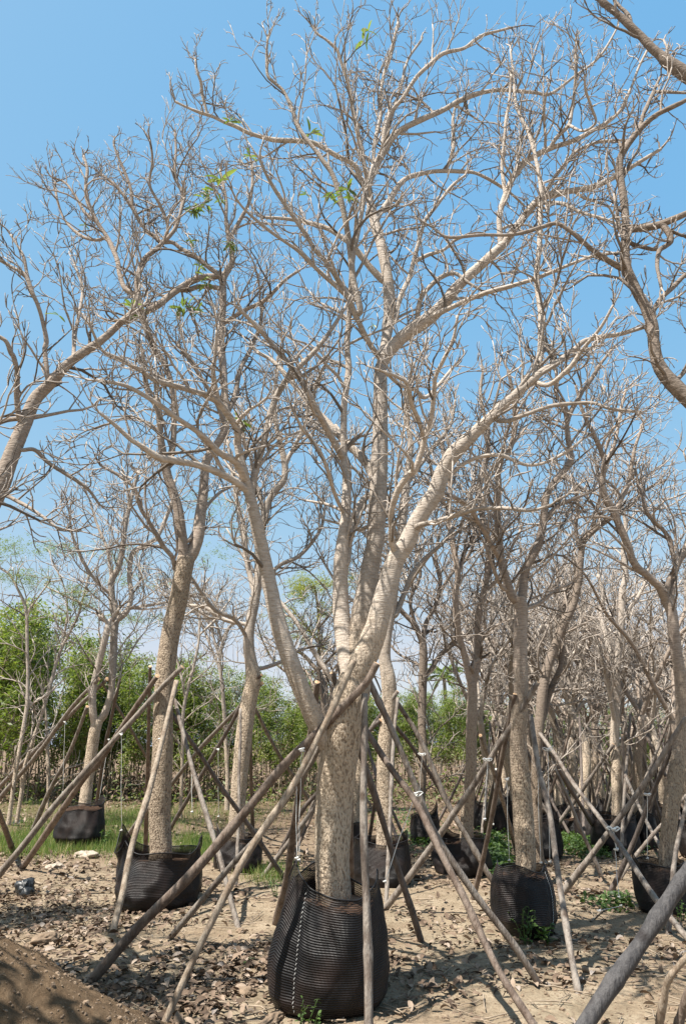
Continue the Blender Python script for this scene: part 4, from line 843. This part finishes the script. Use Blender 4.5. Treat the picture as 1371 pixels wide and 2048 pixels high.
# ---------------------------------------------------------------- strings
def string(label,a,b,r=.0022,bow=None,Ya=5.5,Yb=5.5,sag=0.,col='string'):
    root=empty('tie_string'); tag(root,label,'string','strings tying bags to poles'); T=Tubes()
    pts=[]
    for k in range(9):
        f_=k/8; p=P(a[0]+(b[0]-a[0])*f_,a[1]+(b[1]-a[1])*f_,Ya+(Yb-Ya)*f_); p=p+np.array([math.sin(f_*9)*.003,0,0])-np.array([0,0,sag*4*f_*(1-f_)]); pts.append(p)
    T.add(pts,[r]*9,5); T.build('cord',M[col],root)
    T=Tubes(); c=P(a[0],a[1],Ya); s_=(bow or .035)*(.5 if (bow or .03)<=.03 else 1); 
    for sg,tl in ((-1,.3),(1,-.25)):
        T.add([c+np.array([sg*s_*q*math.cos(tl)*(1 if w_>0 else .9),-.01,s_*(q*math.sin(abs(tl))*1.1+w_*.28*math.sin(q*3.14))]) for q,w_ in [(0,1),(.35,1),(.7,1),(1,.5),(.8,-1),(.4,-1),(0,0)]],[r*1.5]*7,5)
    T.add([c+np.array([.018*math.cos(q),-.018+.018*math.sin(q),.003*q]) for q in np.linspace(0,6.28,9)],[r*2]*9,5)
    T.build('knot',M[col],root)
    T=Tubes(); e=P(b[0],b[1],Yb); T.add([e+np.array([.010*math.cos(q),-.005+.010*math.sin(q),.002*q]) for q in np.linspace(0,6.28,8)],[r*2.2]*8,5); T.build('knot',M[col],root)
    rebase(root,(float(c[0]),float(c[1]),0.)); return root
string('white string with a big bow, ending at the right corner of the largest bag',(829,1590),(768,1765),.0026,.06,5.62,5.55)
string('white string hanging to the left corner of the largest bag',(592,1560),(593,1718),.0024,.03,5.62,5.55)
string('second white string beside the one at the left corner of the largest bag',(601,1545),(597,1722),.0022,.02,5.6,5.55)
string('white string wrapped where two poles cross left of the large trunk',(603,1502),(600,1540),.003,.03,5.25,5.3)
string('thin string hanging to the left peak of the wide low bag',(243,1470),(243,1662),.0025,.03,8.6,8.75)
string('short thread around the tan pole on the straight corky trunk',(321,1480),(322,1500),.004,.03,8.4,8.4)
string('thin string between the forked tree and its bag in the grass',(218,1480),(198,1600),.003,.03,13.6,13.6)
string('thin string left of the forked tree in the grass',(130,1445),(126,1585),.003,.03,13.4,13.6)
string('thin string hanging at the tall corner of the bag left of the large tree',(436,1500),(437,1634),.003,.03,10.5,10.8)
string('string hanging in front of the lumpy trunk',(383,1530),(384,1625),.003,.03,8.7,8.7)
string('looped string on the grey pole behind the white bow pole',(843,1510),(838,1600),.003,.05,9.4,9.6)
string('looped string where poles cross left of the narrow bag trunk',(974,1521),(968,1640),.003,.045,7.0,7.1)
string('green string left of the narrow bag trunk',(989,1540),(985,1650),.003,.02,9.5,9.9)
string('string down to the left corner of the narrow bag',(1012,1560),(1017,1722),.0025,.03,7.1,7.25)
string('string down to the right corner of the narrow bag',(1073,1520),(1080,1727),.0025,.03,7.0,7.1)
string('second string at the right corner of the narrow bag',(1094,1500),(1098,1725),.0025,.05,7.05,7.1)
string('string tied round the dark grey knotted pole down to the right edge bag',(1293,1590),(1293,1718),.0028,.04,8.2,8.3)
string('tangled white string bundle at the wrapped joint of two poles',(1225,1660),(1232,1700),.006,.07,8.3,8.3)
string('limp white string dangling from the wrapped joint to the soil',(1229,1700),(1236,1795),.0025,.03,8.2,7.9)
string('loose white string lying towards the weeds right of the narrow bag',(1195,1822),(1240,1812),.002,.02,7.75,7.9)

# ---------------------------------------------------------------- plants
def weed(label,c,h,n,ls,mat='leaf_weed',cat='weed',name='weed'):
    root=empty(name); tag(root,label,cat,None); T=Tubes(); Pn=[]
    z0=gz1(c[0],c[1])
    for i in range(n):
        a=random.random()*6.28; sp=random.uniform(.1,.5); p=np.array([c[0]+random.gauss(0,.02),c[1]+random.gauss(0,.02),z0-.01]); pts=[p]
        dd=unit(np.array([math.cos(a)*sp,math.sin(a)*sp,1]))
        for j in range(6):
            dd=unit(dd+rng.normal(0,.12,3)); p=p+dd*h*random.uniform(.75,1.1)/6; pts.append(p)
            for _ in range(2): Pn.append(p+rng.normal(0,ls*.15,3))
        T.add(pts,[.0035]*3+[.0025]*4,5)
    T.build('stem',M['leaf_weed'] if mat=='leaf_weed' else M['dry_stem'],root); Pn=np.array(Pn); k=len(Pn)
    t_,tf=leaf_t(.5,.05,.1); t_=t_+[.5,0,0]
    V,F,q=scatter(t_,tf,Pn,rng.uniform(.5,1.1,k)*ls,rng.random(k)*6.28,rng.uniform(-.6,.4,k),rng.normal(0,.3,k),rng.random(k))
    mesh('leaves',V,F,M[mat],root,{'rnd':q}); rebase(root,(float(c[0]),float(c[1]),0.)); return root
weed('small green weed at the foot of the largest bag',G(603,2046)[:2],.20,3,.032)
weed('tiny green sprig right of the weed at the largest bag',G(628,2052)[:2],.12,2,.03)
weed('feathery green weed in front of the narrow bag',G(1044,1893)[:2],.30,7,.045)
weed('broad leaved weed at the right front of the narrow bag',G(1092,1890)[:2],.17,4,.075)
weed('small weed left of the feathery one at the narrow bag',G(1018,1880)[:2],.10,3,.04)
weed('pale weed standing on soil left of the largest bag',G(548,1800)[:2],.22,4,.035)
weed('small weed growing on top of the sagging bag',(.16,9.6),.01,1,.03)
weed('pale stalk weed in the grass left of the bag with the raised collar',G(142,1700)[:2],.3,3,.05)
weed('bushy weed in the grass right of the bag with the raised collar',G(208,1700)[:2],.28,6,.06)
weed('green weed on the ground left of the bag at the right edge',G(1245,1812)[:2],.16,6,.05)
weed('small green weed right of the bag at the right edge',G(1362,1840)[:2],.2,4,.04)
weed('low weed under the crossing poles in the lower left leaves',G(500,1935)[:2],.06,4,.05)
def patch(label,spots,n,h,mat,cat,name,leafy=False):
    Pp=[]
    for (u,v,su,sv,wt) in spots:
        for _ in range(int(n*wt)):
            uu=random.gauss(u,su); vv=random.gauss(v,sv)
            if vv<1545: continue
            g_=G(uu,vv); Pp.append((g_[0],g_[1],gz1(g_[0],g_[1])))
    Pp=np.array(Pp); k=len(Pp)
    if leafy:
        Pp[:,2]+=rng.random(k)*h; t_,tf=leaf_t(.5,.06,.15)
        V,F,q=scatter(t_,tf,Pp,rng.uniform(.04,.09,k),rng.random(k)*6.28,rng.normal(0,.5,k),rng.normal(0,.5,k),rng.random(k))
    else:
        t_=np.array([(-.02,0,0),(.02,0,0),(.015,.05,.5),(-.015,.05,.5),(.002,.2,1.),(-.002,.2,1.)]); tf=[(0,1,2,3),(3,2,4,5)]
        V,F,q=scatter(t_,tf,Pp,rng.uniform(.4,1.2,k)*h,rng.random(k)*6.28,rng.normal(0,.25,k),rng.normal(0,.35,k),rng.random(k))
    o=mesh(name,V,F,M[mat],attrs={'rnd':q}); tag(o,label,cat,kind='stuff')
patch('green grass growing between the bags at left',[(200,1690,60,12,1),(60,1690,50,14,.8),(120,1655,90,10,.5),(270,1640,50,12,.6),(400,1700,25,10,.8),(60,1620,80,10,.3),(410,1630,80,16,.4),(560,1600,80,20,.35),(540,1750,30,10,.12)],7000,.16,'grass','grass','grass')
patch('green ground weeds between the bags at right',[(1165,1690,45,12,1),(990,1695,16,22,.7),(1000,1730,12,10,.4),(1190,1700,20,8,.4),(700,1700,10,10,.2),(845,1680,20,10,.4),(1270,1690,30,10,.3),(1225,1815,25,6,.09),(800,1640,50,10,.2)],2000,.12,'leaf_weed','ground weeds','ground_weeds',True)
# thicket of young leafy trees -------------------------------------------
def sapling(H,seed,name='leafy_sapling',nl=2700,mat='leaf_thick',ls=.13,bot=.2,wd=.75):
    random.seed(seed); r_=np.random.default_rng(seed); root=empty(name); T=Tubes(); br=[]
    for s_ in range(2):
        p=np.array([random.gauss(0,.4),random.gauss(0,.4),-.05]); pts=[p]; dd=unit(np.array([random.gauss(0,.08),random.gauss(0,.08),1])); h_=H*random.uniform(.7,1.)
        for j in range(9):
            dd=unit(dd+r_.normal(0,.13,3)+[0,0,.15]); p=p+dd*h_/9; pts.append(p)
            if j>=2:
                for _ in range(3):
                    a=random.random()*6.28; q=[p]; d2=unit(np.array([math.cos(a),math.sin(a),.6])); L=wd*random.uniform(.5,1.)*(1.15-j/12)
                    for k_ in range(3): d2=unit(d2+r_.normal(0,.2,3)); q.append(q[-1]+d2*L/3)
                    T.add(q,[.011,.009,.007,.005],4); br.append(q)
        T.add(pts,list(np.linspace(.021,.007,10)),6)
    T.build('trunk',M['dry_stem'],root)
    # leaf clumps hang on the branch ends
    C=np.array([b[k_] for b in br for k_ in (1,2,3) if b[k_][2]>H*bot]); w_=r_.random(len(C))**2; w_/=w_.sum()
    ci=r_.choice(len(C),nl,p=w_); pos=C[ci]+r_.normal(0,.13,(nl,3))*[1,1,.8]
    hue=np.clip(r_.random(len(C))[ci]*.6+r_.random(nl)*.4,0,1)
    V,F,q=scatter(*SIMPLE,pos,r_.uniform(.6,1.2,nl)*ls,r_.random(nl)*6.28,r_.uniform(-.3,1.1,nl),r_.normal(0,.4,nl),hue)
    mesh('crown',V,F,M[mat],root,{'rnd':q}); return root
sp=[sapling(4.2,31),sapling(4.5,32,nl=2300),sapling(4.0,33,nl=2500),sapling(4.4,34,bot=.3,nl=2200)]
random.seed(5); first=[True]*4; cnt=0
def put_sapling(u,Yp,hh):
    global cnt
    k=cnt%4; x_=(u-685.5)/FOC*(Yp*math.cos(PIT)-CH*math.sin(PIT)); s_=hh/4.25
    if first[k]: first[k]=False; o=sp[k]; o.location=(x_,Yp,0); o.scale=(s_,)*3; o.rotation_euler=(0,0,random.random()*6.28)
    else: o=dup(sp[k],(x_,Yp,0),random.random()*6.28,s_)
    lb,gp=(('bushy green sapling in the thicket at the left edge of the nursery','saplings of the left thicket') if u<620 else ('green sapling in the distant thicket seen between the trunks','saplings of the distant thicket'))
    tag(o,lb,'sapling',gp); cnt+=1
for row in range(4):
    Yr=23.5+row*2.3; u=-90+random.random()*30
    while u<640:
        tv=np.interp(u,[-90,60,110,330,480,640],[1225,1220,1280,1325,1355,1372])+random.gauss(0,20)
        el=math.atan((1024-tv)/FOC)+PIT; hh=CH+Yr*math.tan(el)-.1+(.25*row if 0 else 0)
        put_sapling(u,Yr+random.gauss(0,.5),hh); u+=random.uniform(30,50)
for row in range(3):
    Yr=31+row*4; u=600
    while u<1460:
        tv=np.interp(u,[600,780,900,1000,1371],[1375,1405,1380,1400,1425])+random.gauss(0,10)
        el=math.atan((1024-tv)/FOC)+PIT; put_sapling(u,Yr+random.gauss(0,.8),CH+Yr*math.tan(el)); u+=random.uniform(18,30)
print('saplings',cnt)
# dark stems crowd under the left thicket
T=Tubes(); random.seed(9)
for i in range(110):
    u=random.uniform(-60,660); Yp=random.uniform(22.5,33); x_=(u-685.5)/FOC*Yp; a=random.gauss(0,.1); h_=random.uniform(1.2,2.6)
    T.add([(x_,Yp,-.05),(x_+a*h_*.5,Yp+random.gauss(0,.1),h_*.5),(x_+a*h_+random.gauss(0,.15),Yp,h_)],[random.uniform(.012,.03),.015,.008],5)
for i in range(90):
    u=random.uniform(600,1450); Yp=random.uniform(28,42); x_=(u-685.5)/FOC*Yp; a=random.gauss(0,.12); h_=random.uniform(1.,2.2)
    T.add([(x_,Yp,-.05),(x_+a*h_*.5,Yp+random.gauss(0,.1),h_*.5),(x_+a*h_+random.gauss(0,.15),Yp,h_)],[.025,.018,.01],4)
o=T.build('undergrowth_stems',M['dry_stem']); tag(o,'dry bare undergrowth stems crowded below the thicket','undergrowth',kind='stuff')
N=26000; yy=22+rng.random(N)*14; xx=(rng.random(N)-.5)*1.15*yy; k=in_view(xx,yy); xx,yy=xx[k],yy[k]; n_=len(xx); hz=rng.exponential(.42,n_)*np.clip(1+sines(xx,yy,[(1.1,.5),(3,.4)],4),.2,2)
V,F,q=scatter(*SIMPLE,np.stack([xx,yy,np.minimum(hz,2.0)],1),rng.uniform(.08,.2,n_),rng.random(n_)*6.28,rng.normal(0,.8,n_),rng.normal(0,.6,n_),np.clip(rng.random(n_)*.7,0,1))
o=mesh('dry_brush',V,F,M['litter'],attrs={'rnd':q}); tag(o,'brown dry brush and dead leaves hanging low under the thicket','dry brush',kind='stuff')
N=9000; yy=21.5+rng.random(N)*8; xx=(rng.random(N)-.5)*1.15*yy; k=in_view(xx,yy); xx,yy=xx[k],yy[k]; n_=len(xx)
V,F,q=scatter(*SIMPLE,np.stack([xx,yy,rng.exponential(.3,n_)],1),rng.uniform(.08,.2,n_),rng.random(n_)*6.28,rng.normal(0,.8,n_),rng.normal(0,.6,n_),rng.random(n_))
o=mesh('low_shrubbery',V,F,M['leaf_feather'],attrs={'rnd':q}); tag(o,'low dusty green growth along the foot of the thicket','low shrubbery',kind='stuff')
# pale bare saplings with feathery leaves at left ---------------------------
def feather_tree(label,Yt,limbs,sprays,mat,barkm,dens=1.,twL=1.2,name='feathery_tree',ls=.045):
    root=T_(name,label,'tree',None,Yt,None,limbs,barkm,dens=dens,lev=2,rmin=.006,twL=twL,amp=.003,thr=.1)
    off=np.array([root.location.x,root.location.y,0.])
    Pn=[]
    for (u,v,su,sv,n) in sprays:
        for _ in range(n):
            c=P(random.gauss(u,su),random.gauss(v,sv),Yt+random.gauss(0,.4)); a=random.random()*6.28; dr=np.array([math.cos(a),math.sin(a),-.25]); L=random.uniform(.12,.3)
            for k_ in range(9): Pn+= [c+dr*L*k_/8+rng.normal(0,.02,3),c+dr*L*k_/8+rng.normal(0,.03,3)]
    Pn=np.array(Pn); k=len(Pn)
    V,F,q=scatter(*SIMPLE,Pn,rng.uniform(.7,1.3,k)*ls,rng.random(k)*6.28,rng.normal(0,.4,k),rng.normal(0,.4,k),rng.random(k))
    mesh('leaves',V-off,F,M[mat],root,{'rnd':q}); return root
feather_tree('slim pale stemmed tree with feathery leaves at the far left',15.5,[(0.,[22,1612,5, 30,1555,5, 40,1496,5, 50,1440,5, 55,1405,5, 56,1350,4, 55,1296,4, 54,1240,4, 50,1210,4, 36,1178,3, 20,1150,3, 0,1135,3]),(.3,[52,1420,3, 75,1400,3, 95,1390,3, 115,1370,2]),(-.2,[55,1230,3, 80,1190,2, 95,1170,2])],
 [(10,1085,22,10,50),(40,1150,30,8,70),(70,1165,20,7,40),(20,1110,30,10,30)],'leaf_feather',M['bark'])
feather_tree('slender leaning tree with feathery sprays left of the forked tree',16.,[(0.,[50,1530,4, 70,1470,4, 90,1410,4, 100,1375,4, 112,1330,4, 122,1300,4, 140,1265,3, 155,1235,3, 168,1190,3, 178,1150,3]),(.2,[95,1620,4, 97,1560,4, 95,1490,4, 92,1430,3, 85,1380,3]),(.3,[120,1300,3, 135,1230,3, 130,1180,2, 110,1130,2]),(-.2,[90,1170,2, 150,1200,3, 200,1225,3, 215,1250,2])],
 [(115,1095,35,8,90),(150,1180,20,10,60),(165,1205,25,8,50),(245,1105,22,14,50),(235,1150,22,10,40),(260,1235,45,6,80),(300,1160,35,12,40)],'leaf_feather',M['bark'])
feather_tree('wiry tree with feathery sprays between the straight corky tree and the lumpy one',17.,[(0.,[362,1600,4, 365,1500,4, 366,1432,4, 375,1380,4, 388,1330,4, 398,1280,3, 400,1230,3, 410,1170,3]),(.3,[372,1400,3, 360,1340,3, 350,1300,2, 340,1260,2]),(.1,[398,1270,3, 430,1240,3, 460,1200,2]),(-.2,[400,1240,3, 380,1200,2, 350,1180,2])],
 [(430,1110,40,14,60),(450,1020,30,14,40),(410,1000,30,12,30),(470,1060,20,10,20)],'leaf_feather',M['bark'])
feather_tree('tree with yellow green leaf clumps seen behind the left limb of the large tree',19.,[(0.,[662,1580,6, 655,1480,6, 648,1420,6, 640,1370,5, 637,1320,4, 638,1280,4, 636,1220,4, 630,1180,3]),(.4,[650,1420,5, 645,1360,5, 625,1330,5, 600,1305,4, 560,1290,3]),(-.3,[640,1340,4, 665,1310,3, 690,1280,3]),(.2,[637,1290,3, 610,1250,3, 585,1220,2]),(-.2,[638,1250,3, 665,1220,3, 680,1180,2])],
 [(600,1180,14,14,110),(625,1165,25,12,90),(575,1235,14,14,60),(610,1270,18,12,60),(650,1215,20,14,50),(660,1170,25,10,50),(700,1160,14,14,30),(575,1315,14,10,30),(655,1290,20,14,30)],'leaf_yellow',M['bark_dark'],ls=.06)
# wiry bare young trees between -------------------------------------------
T_('wiry_tree','wiry grey tree spreading low twigs left of the lumpy tree','tree',None,19.,None,[(0.,[455,1560,5, 450,1450,5, 445,1380,5, 440,1320,4, 450,1270,4, 470,1240,3]),(.5,[445,1340,3, 420,1290,3, 400,1240,3, 380,1200,2]),(-.5,[445,1290,3, 430,1230,3, 440,1180,2]),(.2,[442,1320,3, 410,1230,3, 370,1225,2, 345,1210,2])],M['bark'],dens=1.2,lev=3,rmin=.006,twL=1.7,amp=0.0,thr=.2)
T_('wiry_tree','wiry tree with arching branches right of the knobbly tree','tree',None,18.,None,[(0.,[1000,1600,5, 990,1500,5, 985,1450,5, 995,1400,5, 985,1340,5, 975,1290,4, 985,1240,4, 980,1180,3]),(.4,[990,1430,4, 1010,1390,4, 1030,1350,3, 1010,1300,3]),(-.4,[980,1300,3, 1000,1240,3, 1020,1200,2])],M['bark_brown'],dens=1.2,lev=3,rmin=.006,twL=1.6,amp=0.0,thr=.2)
# palm -------------------------------------------------------------------
root=empty('palm_tree'); tag(root,'small distant palm above the thicket right of the slender dark tree','palm'); T=Tubes(); c=P(887,1352,60.); T.add([(c[0],60,-.1),(c[0]+.1,60,c[2]*.5),(c[0],60,c[2])],[.2,.15,.13],10); T.build('trunk',M['dry_stem'],root)
Pn=[];TL=[];RZ=[];SC=[]
for i in range(18):
    a=i*2.4; el=random.uniform(.0,1.3); p=c.copy(); dd=np.array([math.cos(a)*math.cos(el),math.sin(a)*math.cos(el),math.sin(el)])
    for k_ in range(16):
        dd=unit(dd+np.array([0,0,-.11])); p=p+dd*.13
        for sg in (-1,1): Pn.append(p.copy()); RZ.append(math.atan2(dd[1],dd[0])+sg*1.0); TL.append(.7); SC.append(.55*(1-abs(k_-7)/12))
k=len(Pn); V,F,q=scatter(*SIMPLE,np.array(Pn),np.array(SC),np.array(RZ),np.array(TL),rng.normal(0,.1,k),rng.random(k)*.7)
mesh('fronds',V,F,M['leaf_thick'],root,{'rnd':q}); rebase(root,(float(c[0]),60.,0.))
# ---------------------------------------------------------------- small things on the ground
def lump(name,label,cat,u,v,s,mat,seed,sub=3):
    g_=G(u,v); me=bpy.data.meshes.new(name); import bmesh; bm=bmesh.new(); bmesh.ops.create_icosphere(bm,subdivisions=sub+1,radius=1)
    for q in bm.verts:
        f_=1+.35*mnoise.noise(q.co*1.3+Vector((seed,0,0)))+.22*mnoise.noise(q.co*3.1+Vector((seed,3,0)))+.1*mnoise.noise(q.co*8); q.co=Vector((q.co.x*s[0]*f_,q.co.y*s[1]*f_,q.co.z*s[2]*f_+s[2]*.45))
    bm.to_mesh(me); bm.free(); me.polygons.foreach_set('use_smooth',[True]*len(me.polygons)); me.materials.append(mat); o=bpy.data.objects.new(name,me); COL.objects.link(o); o.location=(g_[0],g_[1],gz1(g_[0],g_[1])); o.rotation_euler=(0,0,seed); return tag(o,label,cat)
lump('plastic_scrap','crumpled black plastic scrap among dry leaves at left','plastic scrap',50,1790,(.14,.10,.13),M['plastic'],2)
lump('plastic_scrap','flat dark plastic scrap in the far grass at left','plastic scrap',38,1645,(.25,.12,.05),M['plastic'],5)
lump('rock','pale flat rock at the edge of the grass','rock',172,1718,(.20,.12,.06),M['rock'],3)
lump('rock','smaller pale rock left of the flat one','rock',112,1735,(.12,.09,.05),M['rock'],7)
lump('clod','grey brown clod beside the shaded leaves at lower left','clod of soil',92,1892,(.12,.08,.05),M['clod'],4)
lump('clod','small stone clod at the foot of the light grey pole','clod of soil',482,1868,(.05,.04,.02),M['clod'],8)
lump('clod','rounded clod on the soil left of the largest bag','clod of soil',492,1985,(.07,.06,.035),M['clod'],9)
lump('log','short piece of dead wood at the bottom left of the largest bag','dead wood',545,2035,(.16,.04,.03),M['clod'],1.2)
def stick(label,pts,r):
    T=Tubes(); A=[]
    for (u,v) in pts: g_=G(u,v); A.append([g_[0],g_[1],gz1(g_[0],g_[1])+r*.8,r])
    A=catmull(A,6); T.add(A[:,:3],A[:,3],8); o=T.build('fallen_stick',M['dry_stem']); tag(o,label,'stick')
stick('dead stick lying at the foot of the pole on bare sand',[(1085,1970),(1120,1972),(1150,1962),(1190,1972)],.010)
stick('short thick stick lying right of the pole foot on the sand',[(1165,1945),(1190,1950),(1220,1946)],.02)
stick('long dry stalk on the sand at lower right',[(1290,1955),(1330,1960),(1375,1975)],.006)
stick('curved dead twig in shade left of the weeds at right',[(1180,1845),(1210,1822),(1245,1815)],.009)
stick('grey stick among leaves left of the wide low bag',[(0,1745),(40,1752),(85,1765)],.012)
stick('thin branch lying right of the sagging bag',[(760,1875),(800,1885),(840,1882)],.008)
for x_,y_,sc_,lb in ((-4.75,4.55,1.62,'leafy tree shading the dry leaves, outside the left edge'),(-3.85,2.9,1.3,'leafy tree shading the spoil heap, outside the left edge'),(-4.9,6.0,1.25,'leafy tree farthest from the photographer, outside the left edge')):
    o=dup(sp[cnt%4],(x_,y_,0),x_*3,sc_,lb); o['group']='trees beside the photographer'; cnt+=1
# shade tree standing left of the photographer, outside the picture
o=dup(protos[2],(-5.2,1.6,0),1.1,.95,'bare tree standing left of the photographer outside the picture'); o['group']='trees beside the photographer'
o=dup(protos[0],(-5.6,.2,0),2.6,.9,'bare tree standing close to the photographer outside the picture'); o['group']='trees beside the photographer'
print('polys',sum(len(m.polygons) for m in bpy.data.meshes))
